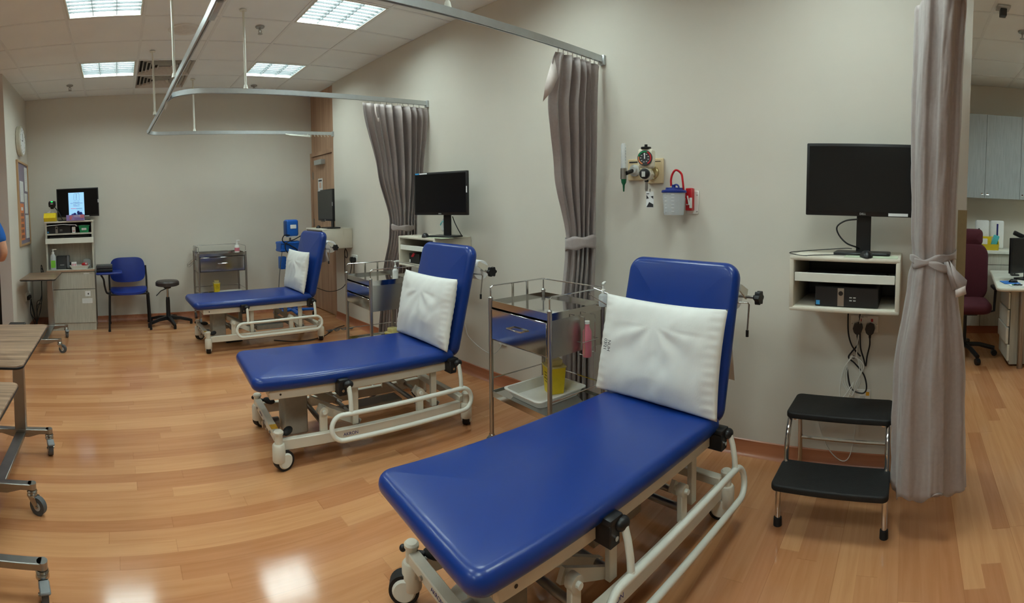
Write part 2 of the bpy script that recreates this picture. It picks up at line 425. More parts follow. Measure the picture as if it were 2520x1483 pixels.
for c in sorted(cells_light, key=lambda q: (q not in descr, q)):
    loc = (GX0+(c[0]+.5)*GPX, GY0+(c[1]+.5)*GPY, HC)
    lab = descr.get(c, 'unseen square louvred ceiling light outside the frame')
    if first: lt.location = loc; lt['label'] = lab; first = False
    else: dup(lt, loc, 0, lab)

def vent():
    t = thing('air_vent', 'v', 'air vent', (0,0,HC), 0, 'square ceiling air vents')
    a, bb = GPX/2-.013, GPY/2-.013
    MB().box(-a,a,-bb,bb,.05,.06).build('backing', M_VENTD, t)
    m = MB()
    for k in range(6):
        s = 1-k*.14; s2 = s-.075
        z0, z1 = -.004, .028
        A, B, C, D = a*s, bb*s, a*s2, bb*s2
        vs = [(-A,-B,z0),(A,-B,z0),(A,B,z0),(-A,B,z0),(-C,-D,z1),(C,-D,z1),(C,D,z1),(-C,D,z1),(-A,-B,z0+.004),(A,-B,z0+.004),(A,B,z0+.004),(-A,B,z0+.004),(-C,-D,z1+.004),(C,-D,z1+.004),(C,D,z1+.004),(-C,D,z1+.004)]
        fs = [(i,(i+1)%4,4+(i+1)%4,4+i) for i in range(4)]+[(8+i,8+(i+1)%4,12+(i+1)%4,12+i) for i in range(4)]+[(i,(i+1)%4,8+(i+1)%4,8+i) for i in range(4)]+[(4+i,4+(i+1)%4,12+(i+1)%4,12+i) for i in range(4)]
        m.add(vs, fs)
    m.build('blades', mat('vent_white', (212,208,200), .5), t)
    return t
v0 = vent(); v0.location = (GX0+1.5*GPX, GY0+3.5*GPY, HC); v0['label'] = 'square ceiling air vent, the nearer of the two beside the light'
dup(v0, (GX0+1.5*GPX, GY0+4.5*GPY, HC), 0, 'square ceiling air vent, the farther one next to the back wall')

def sprinkler(x, y, lab, first=None):
    if first: return dup(first, (x,y,HC), 0, lab)
    t = thing('sprinkler', lab, 'sprinkler', (x,y,HC), 0, 'ceiling sprinklers')
    MB().lathe([(.035,-.012),(.04,-.004),(.04,.0)]).build('escutcheon', M_STEELB, t)
    m = MB().cyl((0,0,-.012),(0,0,-.03),.01); m.tube([(-.012,0,-.03),(-.014,0,-.045),(0,0,-.06)],.003); m.tube([(.012,0,-.03),(.014,0,-.045),(0,0,-.06)],.003)
    m.cyl((0,0,-.06),(0,0,-.064),.02); m.build('nozzle', M_STEELB, t); return t
s0 = sprinkler(1.26, 4.15, 'ceiling sprinkler between the two ceiling lights on the right')
sprinkler(1.76, 6.13, 'ceiling sprinkler near the back wall above the rail', s0)
sprinkler(-.49, 5.99, 'ceiling sprinkler at the left beside the air vents', s0)
sprinkler(4.25, -.9, 'ceiling sprinkler in the office corner at the right edge', s0)
t = thing('ceiling_speaker', 'round perforated speaker set in the ceiling behind the rail', 'speaker', (.636, 4.28, HC))
MB().lathe([(.0,-.008),(.1,-.007),(.115,-.001)]).build('grille', mat('speaker_grille', (222,220,214), .8, bump=.6, bscale=700), t)
MB().lathe([(.118,-.006),(.13,-.008),(.14,-.001)]).build('bezel', M_WHITE, t)
t = thing('security_camera', 'small grey ceiling camera in the office corner', 'camera', (3.8, -.65, HC))
MB().box(-.05,.05,-.05,.05,-.015,0,.003).build('mount', M_LABEL, t)
MB().box(-.03,.03,-.025,.025,-.07,-.015,.006).build('body', M_DARKG, t)

# ------------------------------------------------------------------ curtain rails
rail = thing('curtain_rail', 'suspended aluminium curtain rail with bays around the three beds', 'curtain rail', (0,0,0))
ZR = 2.33
def railpiece(name, pts, par):
    pts = [V(p) for p in pts]; m = MB(); n = len(pts); vs = []
    hw, hh = .012, .019
    for i, p in enumerate(pts):
        dd = (pts[min(i+1,n-1)]-pts[max(i-1,0)]).normalized(); s = V((-dd.y, dd.x, 0))
        for a, c in ((-hw,-hh),(-hw*.4,-hh),(-hw*.4,-hh+.01),(hw*.4,-hh+.01),(hw*.4,-hh),(hw,-hh),(hw,hh),(-hw,hh)): vs.append(p+s*a+V((0,0,c)))
    k = 8
    m.add(vs, [(i*k+j, i*k+(j+1)%k, (i+1)*k+(j+1)%k, (i+1)*k+j) for i in range(n-1) for j in range(k)])
    m.add(vs[:k], [list(range(k))[::-1]]); m.add(vs[-k:], [list(range(k))])
    return m.build(name, M_ALU, par)
XR = .435
railpiece('long_track', [(.475,-1.5,ZR),(.47,1.2,ZR),(.468,2.4,ZR),(.45,3.4,ZR),(.44,4.2,ZR),(.42,5.0,ZR),(.40,5.72,ZR)]+[V(q) for q in arc((.56,5.72,ZR),.17,175,95,8,'xy')]+[(.7,5.885,ZR),(1.5,5.87,ZR),(2.30,5.83,ZR),(2.67,5.80,ZR)], rail)
railpiece('cross_track', [V(q) for q in arc((.72,4.10,ZR),.27,178,268,8,'xy')]+[(1.03,3.82,ZR),(1.6,3.82,ZR),(2.1,3.81,ZR),(2.67,3.76,ZR)], rail)
railpiece('cross_track', [V(q) for q in arc((.75,2.20,ZR),.27,178,268,8,'xy')]+[(1.3,1.93,ZR),(1.8,1.915,ZR),(2.67,1.865,ZR)], rail)
railpiece('cross_track', [V(q) for q in arc((.75,.10,ZR),.27,178,268,8,'xy')]+[(1.3,-.16,ZR),(2.0,-.16,ZR),(2.67,-.16,ZR)], rail)
for y in (5.80, 3.76, 1.865, -.16): MB().box(2.655,XW-.001,y-.02,y+.02,ZR-.035,ZR+.025,.003).build('wall_bracket', M_ALU, rail)
for x, y in ((.44,3.52),(.405,4.85),(1.03,3.82),(.95,5.885),(.47,1.0),(1.5,1.93)):
    m = MB().cyl((x,y,ZR+.018),(x,y,HC-.006),.0095,seg=12); m.lathe([(.028,-.008),(.028,0)],(x,y,HC-.004)); m.lathe([(.02,0),(.013,.03)],(x,y,ZR+.018))
    m.build('hanger_rod', M_WHITEE, rail)
m = MB().box(.463,.49,2.14,2.34,ZR-.03,ZR+.03,.002); m.cyl((.463,2.19,ZR),(.458,2.19,ZR),.006); m.build('joint_plate', M_ALU, rail)
GL = []
def gliders(pts, par):
    for p in pts:
        if not GL: GL.append(MB().tube([(0,0,-.015),(0,0,-.032),(.008,.006,-.043),(.012,0,-.034)],.0028,6).build('glider', M_WHITE, par)); g_ = GL[0]
        else: g_ = GL[0].copy(); COL.objects.link(g_); g_.parent = par
        g_.location = (p[0], p[1], ZR)
gliders([(.44+.001*k, 4.12+.035*k) for k in range(7)], rail)
gliders([(.475+.004*k, 2.08-.018*k) for k in range(5)], rail)
gliders([(2.60-.045*k, 5.80) for k in range(7)], rail)
m = MB().tube([(2.36,5.80,ZR-.035),(2.05,5.78,ZR-.03),(2.02,5.72,ZR-.035),(2.06,5.70,ZR-.05),(2.36,5.79,ZR-.05)],.006,8,True)
m.build('cord_loop', M_WHITEE, rail)

# ------------------------------------------------------------------ curtains
def lerp(a, b, t): return a+(b-a)*t
def keyed(keys, z):
    keys = sorted(keys)
    if z <= keys[0][0]: return keys[0][1:]
    for k0, k1 in zip(keys, keys[1:]):
        if z <= k1[0]:
            t = (z-k0[0])/(k1[0]-k0[0]); t = t*t*(3-2*t)*.6+t*.4
            return tuple(lerp(a,b,t) for a,b in zip(k0[1:], k1[1:]))
    return keys[-1][1:]
def curtain(label, keys, ztop, zbot, folds, seed, nu=190, nz=70):
    t = thing('bed_curtain', label, 'curtain', (0,0,0), 0, 'mauve privacy curtains')
    m = MB(); vs = []
    for j in range(nz+1):
        z = lerp(zbot, ztop, j/nz)
        ax, ay, bx, by, am = keyed(keys, z)
        A, B = V((ax,ay,0)), V((bx,by,0)); dd = (B-A).normalized(); s = V((-dd.y,dd.x,0))
        for i in range(nu+1):
            u = i/nu; ph = 2*PI*folds*(u+.025*math.sin(3*PI*u+seed)); 
            q = math.sin(ph); q = math.copysign(abs(q)**.75, q)
            mod = .65+.35*math.sin(7*u+seed*2+z*.8)
            p = A+(B-A)*(u+.35/folds*math.sin(2*ph)*.25)+s*am*q*mod
            k = noise.noise(V((u*14, z*3.2, seed)))*.007+noise.noise(V((u*60, z*12, seed)))*.0022
            edge = .010*math.sin(ph*.5+seed) if j == 0 else 0
            vs.append((p.x+s.x*k, p.y+s.y*k, z+edge))
    n = nu+1
    m.add(vs, [(j*n+i, j*n+i+1, (j+1)*n+i+1, (j+1)*n+i) for j in range(nz) for i in range(nu)], True)
    c = m.build('cloth', M_CURT, t)
    md = c.modifiers.new('thickness', 'SOLIDIFY'); md.thickness = .0025
    return t
def band(par, cx, cy, rx, ry, z, h, m=M_CURT, tilt=.0, seed=0):
    mm = MB(); vs = []; n = 48
    for j in range(5):
        for i in range(n):
            a = 2*PI*i/n; bul = 1+.05*math.sin(3*a+seed)
            vs.append((cx+rx*bul*math.cos(a), cy+ry*bul*math.sin(a), z+h*(j/4-.5)+tilt*math.sin(a)+.006*math.sin(5*a+j)))
    mm.add(vs, [(j*n+i, j*n+(i+1)%n, (j+1)*n+(i+1)%n, (j+1)*n+i) for j in range(4) for i in range(n)], True)
    o = mm.build('tie_band', m, par); md = o.modifiers.new('thickness', 'SOLIDIFY'); md.thickness = .004; return o
# middle curtain, between bed one and bed two
c2 = curtain('mauve curtain tied back behind the steel trolley next to the nearest bed',
  [(.12,2.46,2.06,2.59,1.87,.045),(.75,2.47,2.05,2.59,1.87,.045),(1.12,2.46,2.0,2.60,1.86,.04),(1.2,2.46,1.99,2.60,1.86,.036),(1.6,2.33,1.97,2.62,1.86,.06),(2.0,2.22,1.92,2.63,1.86,.055),(2.24,2.22,1.89,2.65,1.865,.045),(2.29,2.24,1.89,2.65,1.865,.02)],
  2.285, .12, 6.5, 1.3)
band(c2, 2.53, 1.93, .095, .10, 1.17, .075, tilt=-.012)
gliders([(2.27+.04*k, 1.895-.003*k) for k in range(10)], c2)
m = MB(); vs = [(2.235,1.90,2.27),(2.195,1.93,2.10),(2.185,1.94,2.0),(2.215,1.895,2.06),(2.25,1.88,2.14)]
m.add([*vs], [(0,1,2,3,4)]); o = m.build('lining_flap', M_CURTW, c2); md = o.modifiers.new('t', 'SOLIDIFY'); md.thickness = .003
# far curtain, between bed two and bed three
c3 = curtain('mauve curtain gathered at the waist behind the middle monitor, farthest from the camera',
  [(.12,2.35,4.15,2.56,3.92,.045),(.8,2.37,4.07,2.56,3.89,.045),(1.15,2.37,3.96,2.58,3.82,.04),(1.28,2.37,3.95,2.58,3.82,.036),(1.7,2.20,3.87,2.62,3.78,.06),(2.22,2.03,3.79,2.66,3.75,.05),(2.29,2.03,3.79,2.66,3.76,.025)],
  2.285, .14, 8.5, 4.1)
band(c3, 2.475, 3.885, .125, .09, 1.22, .05, tilt=.01, seed=2)
gliders([(2.1+.055*k, 3.808-.003*k) for k in range(10)], c3)
m = MB(); pts = smooth_path([(2.14,3.77,2.28),(2.13,3.745,2.2),(2.15,3.74,2.13),(2.16,3.75,2.16)],5)
m.tube(pts,.006,6); m.build('loop_tape', M_CURTW, c3)
# near curtain at the right: bundle of pleats hanging end-on
def bundle(label, keys, ztop, zbot, pleats, seed):
    t = thing('bed_curtain', label, 'curtain', (0,0,0), 0, 'mauve privacy curtains'); m = MB(); nu, nz = 240, 90; vs = []
    for j in range(nz+1):
        z = lerp(zbot, ztop, j/nz); cx, cy, rx, ry, am = keyed(keys, z)
        for i in range(nu):
            a = 2*PI*i/nu; ph = pleats*a+.9*math.sin(2*a+seed)+.5*math.sin(3*a+1.7*seed)
            q = math.sin(ph); q = math.copysign(abs(q)**.38, q)
            r = 1+am*1.25*q*(.7+.3*math.sin(5*a+seed))+.03*math.sin(3*a+z*1.1+seed)
            k = noise.noise(V((math.cos(a)*3, math.sin(a)*3+z*2.2, z*3)))*.03+abs(noise.noise(V((math.cos(a)*5+z*2, math.sin(a)*5+5, z*7))))*.05
            r += k
            zz = z+(.022*math.sin(a*2+seed)+.02*math.sin(ph) if j == 0 else 0)
            vs.append((cx+rx*r*math.cos(a), cy+ry*r*math.sin(a), zz))
    m.add(vs, [(j*nu+i, j*nu+(i+1)%nu, (j+1)*nu+(i+1)%nu, (j+1)*nu+i) for j in range(nz) for i in range(nu)], True)
    c = m.build('cloth', M_CURT, t); md = c.modifiers.new('thickness', 'SOLIDIFY'); md.thickness = .003; return t
c1 = bundle('mauve curtain hanging in a tied bundle beside the black step stool, nearest the camera',
  [(.12,2.21,-.120,.13,.156,.10),(.7,2.21,-.110,.13,.145,.11),(1.12,2.21,-.112,.12,.098,.11),(1.2,2.21,-.112,.11,.084,.09),(1.3,2.21,-.108,.12,.088,.10),(1.8,2.21,-.105,.15,.098,.11),(2.29,2.21,-.110,.20,.10,.11)],
  2.285, .185, 6, .8)
band(c1, 2.21, -.110, .125, .096, 1.205, .035, tilt=-.02, seed=1)
band(c1, 2.21, -.110, .129, .100, 1.185, .028, tilt=.022, seed=3)
gliders([(2.0+.045*k, -.16) for k in range(10)], c1)
m = MB(); m.add([(2.105,-.15,1.20),(2.085,-.165,1.205),(2.07,-.205,1.10),(2.085,-.19,1.085)],[(0,1,2,3)])
m.add([(2.085,-.17,1.21),(2.085,-.20,1.17),(2.075,-.245,1.13),(2.075,-.238,1.075),(2.075,-.20,1.085)],[(0,1,2,3,4)])
o = m.build('tie_end', M_CURT, c1); o.modifiers.new('t','SOLIDIFY').thickness = .004
m = MB(); m.add([(2.07,-.197,1.088),(2.07,-.238,1.107),(2.07,-.244,1.072),(2.07,-.20,1.056)],[(0,1,2,3)]); o = m.build('tie_end_lining', M_CURTW, c1); o.modifiers.new('t','SOLIDIFY').thickness = .004

# ------------------------------------------------------------------ treatment couches
PADZ = .483
def make_bed():
    t = thing('treatment_couch', 'b', 'couch', (0,0,0), 0, 'blue treatment couches')
    MB().slab(1.27,.61,.076,.06,.036,.012,8,6,(.63,0,PADZ-.008)).build('seat_pad', M_BLUE, t)
    # backrest: pad built flat then tilted up about its lower edge
    m = MB(); m.M = Matrix.Translation((1.245,0,.455)) @ Matrix.Rotation(math.radians(-76),4,'Y')
    m.slab(.715,.61,.075,.075,.034,.012,8,6,(.3575,0,0)); m.build('backrest_pad', M_BLUE, t)
    m = MB(); m.M = Matrix.Translation((1.245,0,.455)) @ Matrix.Rotation(math.radians(-76),4,'Y')
    for y in (-.2,.2): m.box(.03,.62,y-.015,y+.015,-.065,-.037)
    m.box(.03,.06,-.2,.2,-.062,-.038); m.box(.55,.58,-.2,.2,-.062,-.038); m.build('backrest_frame', M_CREAM, t)
    m = MB()
    for y in (-.262,.262): m.box(.09,1.24,y-.013,y+.013,PADZ-.095,PADZ-.045,.003,1)
    for x in (.09,.66,1.21): m.box(x,x+.03,-.25,.25,PADZ-.09,PADZ-.05)
    m.build('top_frame', M_CREAM, t)
    for q in (-1,1): MB().cyl((.15,q*.276,PADZ-.07),(.15,q*.2765,PADZ-.07),.006,seg=10).build('frame_hole', M_BLACK, t)
    # base
    for y in (-.265,.265): MB().box(.12,1.30,y-.018,y+.018,.105,.165,.004,1).build('base_rail', M_CREAM, t)
    for x in (.13,1.32): MB().box(x-.022,x+.022,-.27,.27,.155,.195,.004,1).build('end_rail', M_CREAM, t)
    text('AKRON', .026, (.55,-.2835,.136), (PI/2,0,0), M_INK, t, ext=.0003)
    text('AKRON', .022, (.1075,.07,.177), (PI/2,0,-PI/2), M_INK, t, ext=.0003)
    MB().box(.107,.1085,-.075,.02,.162,.19).build('rating_plate', M_LABEL, t)
    MB().box(.11,.15,-.20,-.14,.1952,.1958).build('warning_label', M_AMBER, t)
    for y in (.17,-.03,-.18): MB().cyl((.10,y,.173),(.108,y,.173),.008,seg=10).build('bolt', M_STEELB, t)
    # castors: (corner x, y, wheel direction)
    for x, y, ang in ((.13,.285,2.6),(.13,-.285,.9),(1.34,-.285,2.1),(1.34,.285,2.4)):
        c = MB().cyl((0,0,.10),(0,0,.205),.022,seg=20); c.lathe([(.027,.205),(.027,.215),(.02,.222),(0,.223)])
        c.lathe([(0,.052),(.034,.054),(.036,.06),(.036,.142),(.03,.15),(.022,.152)]); cc = c.build('castor_post', M_CREAM, t)
        cc.location = (x,y,0); cc.rotation_euler = (0,0,ang)
        MB().cyl((.028,-.022,.055),(.028,.022,.055),.055,seg=28).build('tyre', M_RUBBER, cc)
        for q in (-1,1): MB().cyl((.028,.0225*q,.055),(.028,.03*q,.055),.043,.036,seg=24).build('wheel_cover', M_WHITEE, cc)
    # brake pedals at the foot corners
    for y, s in ((.285,-1),(-.285,1)):
        m = MB().cyl((.13,y,.185),(.165,y+s*.035,.187),.009); m.build('pedal_stem', M_BLACK, t)
        m = MB(); m.M = Matrix.Translation((.195,y+s*.055,.188)) @ Matrix.Rotation(s*.9,4,'Z') @ Matrix.Rotation(0,4,'X')
        m.ball((0,0,0),.046,.024,.02); m.build('brake_pedal', M_RUBBER, t)
    m = MB().ball((.11,.315,.187),.013); m.build('pedal_stub', M_BLACK, t)
    # lifting gear: motor housing, uprights, bosses, levers
    m = MB().box(.22,.36,-.08,.07,.09,.36,.006,1); m.build('motor_housing', mat('grey_enamel', (168,164,152), .45), t)
    m = MB().cyl((.20,-.0,.14),(.12,-.0,.14),.035); m.cyl((.12,0,.14),(.10,0,.14),.02); m.build('motor', M_STEELB, t)
    for x in (.40,1.02):
        for y in (-.245,.245):
            m = MB().box(x-.022,x+.022,y-.012,y+.012,.15,.275,.003,1); m.cyl((x,y-.016,.275),(x,y+.016,.275),.026,seg=20); m.build('pivot_upright', M_CREAM, t)
            MB().cyl((x,y-.03,.275),(x,y+.03,.275),.011,seg=12).build('pivot_pin', M_WHITEE, t)
    for x in (.60,1.13):
        for y in (-.225,.225):
            MB().box(x-.02,x+.02,y-.012,y+.012,.16,.39,.003,1).build('drop_bracket', M_CREAM, t)
    for x0, x1 in ((.40,.62),(1.02,1.16)):
        for y in (-.205,.205):
            d = V((x1-x0,0,-.11)).normalized(); n_ = V((-d.z,0,d.x)); a, b_ = V((x0,y,.275)), V((x1,y,.165))
            m = MB(); q = [a-d*.02+n_*.024, b_+d*.02+n_*.018, b_+d*.02-n_*.018, a-d*.02-n_*.024]
            m.prism([(p.x,p.z) for p in q], y-.009, y+.009, 'y'); m.build('lever', M_CREAM, t)
    for y in (-.13,.13):
        m = MB(); m.prism([(.36,.33),(.36,.29),(.62,.14),(.66,.16)], y-.012, y+.012, 'y'); m.build('diagonal_brace', M_CREAM, t)
    for x, hy_, z in ((.40,.25,.2),(1.02,.25,.2),(.62,.22,.165),(1.16,.22,.165)): MB().cyl((x,-hy_,z),(x,hy_,z),.015).build('cross_shaft', M_STEELB, t)
    m = MB().box(.7,1.0,-.06,.06,.13,.18,.005,1); m.cyl((.5,0,.17),(.72,0,.155),.02); m.build('actuator', mat('grey_enamel', (168,164,152), .45), t)
    # folded side rail on the near side
    yr = -.375
    for x in (.50,1.225):
        m = MB().box(x-.035,x+.03,-.335,-.262,PADZ-.045,PADZ-.015,.008,2); m.box(x-.035,x+.012,-.335,-.262,PADZ-.105,PADZ-.03,.004,1)
        m.ball((x+.02,-.335,PADZ-.045),.03,.022,.022)
        h = m.build('rail_bracket', M_BLACK, t)
        MB().cyl((x-.012,-.335,PADZ-.075),(x-.012,-.342,PADZ-.075),.008,seg=12).build('bracket_bolt', M_CHROME, h)
        m = MB().tube([(x+.02,-.345,PADZ-.05),(x+.02,-.358,PADZ-.09),(x+.02,-.368,.34),(x+.02,yr+.004,.295)],.0125,12); m.lathe([(.016,0),(.0125,.014)],(x+.02,yr+.004,.29)); m.build('rail_post', M_WHITEE, t)
    zt, zb, r = .29, .16, .065
    pts = arc((1.245,0,(zt+zb)/2),r,90,-90,12)+arc((.465,0,(zt+zb)/2),r,270,90,12)
    def yy(z): return yr-.02*(zt-z)/(zt-zb)
    full = []
    for i, p in enumerate(pts):
        full.append((p[0], yy(p[2]), p[2]))
        if i == 12:
            for k in range(1,8): full.append((lerp(1.245,.465,k/8), yy(zb), zb))
    for k in range(1,8): full.append((lerp(.465,1.245,k/8), yy(zt), zt))
    MB().tube(full,.0135,12,True).build('side_rail', M_WHITEE, t)
    # paper roll holder behind the backrest
    for y in (-.29,.29): MB().prism([(1.44,1.02),(1.45,1.05),(1.525,1.015),(1.51,.97)], y-.004, y+.004, 'y').build('roll_arm', M_CREAM, t)
    m = MB().cyl((1.50,-.335,.985),(1.50,.31,.985),.007); m.build('roll_spindle', M_STEELB, t)
    m = MB().cyl((1.50,-.35,.985),(1.50,-.335,.985),.012)
    vs = []
    for k in range(40):
        a = 2*PI*k/40; rr = .030+.004*math.cos(6*a); vs.append((1.50+rr*math.cos(a), .985+rr*math.sin(a)))
    m.prism(vs, -.372, -.348, 'y', True); m.build('star_knob', M_BLACK, t)
    m = MB().tube([(1.41,-.26,.97),(1.44,-.33,.97),(1.445,-.335,.96),(1.43,-.335,.84)],.004,8); m.build('tear_bar', M_STEELB, t)
    MB().cyl((1.43,-.335,.845),(1.429,-.335,.815),.007).build('bar_cap', M_BLACK, t)
    return t
BEDS = [((.785,1.195,0), -.102, 'blue treatment couch nearest the camera, filling the bottom foreground'),
        ((.70,2.84,0), -.075, 'blue treatment couch in the middle of the three, between two trolleys'),
        ((.715,5.155,0), .02, 'blue treatment couch farthest away, beside the back wall trolley')]
bed = make_bed(); bed.location, bed.rotation_euler, bed['label'] = BEDS[0][0], (0,0,BEDS[0][1]), BEDS[0][2]
for B, angs in zip(BEDS[1:], ({(.13,.285):.5,(.13,-.285):.3,(1.34,-.285):.85,(1.34,.285):2.}, {(.13,.285):.6,(.13,-.285):1.3,(1.34,-.285):1.15,(1.34,.285):2.})):
    bb_ = dup(bed, B[0], B[1], B[2])
    for c in bb_.children:
        if c.name.startswith('castor_post'):
            for k_, a_ in angs.items():
                if abs(c.location.x-k_[0]) < .01 and abs(c.location.y-k_[1]) < .01: c.rotation_euler = (0,0,a_)
def onbed(i, x, y, z):
    (bx,by,bz), a, _ = BEDS[i]; c, s = math.cos(a), math.sin(a)
    return (bx+x*c-y*s, by+x*s+y*c, z)

# foot pedal unit under the nearest couch, cable reel etc.
t = thing('foot_switch', 'chrome and black foot pedal under the foot of the nearest couch', 'foot pedal', onbed(0,.27,.17,0), .35)
MB().slab(.20,.10,.035,.02,.008,c=(0,0,.018)).build('base', M_BLACK, t)
m = MB(); m.M = Matrix.Translation((0,0,.05)) @ Matrix.Rotation(.15,4,'Y'); m.slab(.17,.085,.014,.02,.004); m.build('treadle', M_WHITEE, t)
MB().tube([(-.09,-.04,.06),(-.12,0,.065),(-.09,.04,.06)],.006).build('guard', M_CHROME, t)
t = thing('foot_switch', 'flat black foot pedal on the floor under the farthest couch', 'foot pedal', (1.19,5.25,0), .1)
MB().slab(.19,.09,.03,.02,.008,c=(0,0,.015)).build('base', M_BLACK, t)
MB().slab(.15,.07,.012,.02,.004,c=(0,0,.036)).build('treadle', M_DARKG, t)

# ------------------------------------------------------------------ pillows
def pillow(label, i, W, Hh, T, x0, yc, tilt, seed, spin=0):
    t = thing('pillow', label, 'pillow', onbed(i, x0, yc, PADZ+.03), BEDS[i][1]+spin, 'white pillows leaning on the couches')
    m = MB(); n = 56; vs = []; idx = {}
    m.M = Matrix.Rotation(tilt,4,'Y')
    def P(u, v, s):
        e = max(0, (1-abs(u)**2.6))**.5*max(0,(1-abs(v)**2.6))**.5
        conc = 1-.045*(1-u*u)*abs(v)**3; conc2 = 1-.035*(1-v*v)*abs(u)**3
        y = u*W/2*conc2; z = Hh/2+v*Hh/2*conc
        k = noise.noise(V((u*1.4+seed, v*1.4, s)))*.012+noise.noise(V((u*4+seed, v*2.2+u*2, s*2)))*.006
        k += (.010-.03*abs(noise.noise(V((u*1.6+v*.8+seed*3, v*1.1-u*.6, seed)))))*.35*(1 if s < 0 else .5)
        ang = math.atan2(v-.55, u-.0); rr_ = math.hypot(v-.55, u)
        k += .0035*math.sin(ang*9+seed)*math.exp(-((rr_-.45)/.3)**2)*(v < .5)
        rim = (abs(u)**6+abs(v)**6)*.5
        k += rim*.006*math.sin(38*v+seed)*(abs(u)>.8)+rim*.004*math.sin(30*u)*(abs(v)>.8)
        # pinched corner creases
        x = s*(T/2*e+ (k*e**.5))
        return (x, y, z)
    for s in (-1,1):
        g = [[P(-1+2*i_/n, -1+2*j/n, s) for i_ in range(n+1)] for j in range(n+1)]
        m.add([p for r in g for p in r], [(j*(n+1)+i_, j*(n+1)+i_+1, (j+1)*(n+1)+i_+1, (j+1)*(n+1)+i_) for j in range(n) for i_ in range(n)], True)
    m.build('cover', M_PILLOW, t)
    return t
p1 = pillow('white wipe-clean pillow stamped 03/21 on the nearest couch', 0, .67,.465,.115, 1.17,.015, math.radians(11), 1.0, 0)
p2 = pillow('plump white pillow on the middle couch', 1, .635,.45,.13, 1.165,-.01, math.radians(11), 5.0, .03)
p3 = pillow('white pillow in a loose creased cover on the farthest couch', 2, .60,.44,.10, 1.15,.0, math.radians(10), 9.0, 0)
for body, zz, sz in (('03/21',.225,.024),('NUH',.225,.024)):
    off = .272 if body == '03/21' else .236
    o = text(body, sz, (0,0,0), (0,0,0), M_INKB, p1, ext=.0002)
    loc = Matrix.Rotation(math.radians(11),4,'Y') @ Matrix.Translation((-.051+(-.012 if body=='NUH' else .004)+.002, off, zz))
    o.matrix_local = loc @ Matrix.Rotation(-PI/2,4,'Z') @ Matrix.Rotation(PI/2,4,'X') @ Matrix.Rotation(PI/2 if body=='x' else -PI/2,4,'Z')

# paper rolls
def paper_roll(i, label, sheet):
    t = thing('paper_roll', label, 'paper roll', onbed(i,1.50,0,.985), BEDS[i][1], 'couch paper rolls')
    MB().lathe([(.022,-.25),(.062,-.25),(.064,-.247),(.064,.247),(.062,.25),(.022,.25),(.022,-.25)],(0,0,0),32,'y').build('roll', M_PAPER, t)
    m = MB(); pts = sheet; n = len(pts); vs = []
    for k, (x, z, y0, y1) in enumerate(pts):
        for j in range(9): vs.append((x+.004*math.sin(j*1.3+k), lerp(y0,y1,j/8), z+(.008*math.sin(j*1.1) if k == n-1 else 0)))
    m.add(vs, [(k*9+j, k*9+j+1, (k+1)*9+j+1, (k+1)*9+j) for k in range(n-1) for j in range(8)], True)
    o = m.build('loose_sheet', M_PAPER, t); o.modifiers.new('t','SOLIDIFY').thickness = .0008
    return t
paper_roll(0, 'white paper roll behind the backrest of the nearest couch', [(-.064,.0,-.24,.24),(-.066,-.1,-.24,.24),(-.05,-.25,-.25,.23),(-.03,-.40,-.255,.22)])
paper_roll(1, 'white paper roll behind the backrest of the middle couch', [(0,.0645,-.24,.24),(-.04,.05,-.24,.24),(-.058,.02,-.24,.24),(-.075,-.04,-.24,.24),(-.085,-.06,-.24,.24)])
paper_roll(2, 'white paper roll with a torn sheet hanging, on the farthest couch', [(0,.0645,-.24,.24),(-.03,.055,-.24,.24),(-.06,.01,-.24,.24),(-.05,-.08,-.26,.2),(-.035,-.15,-.27,.1),(-.03,-.17,-.22,.0)])

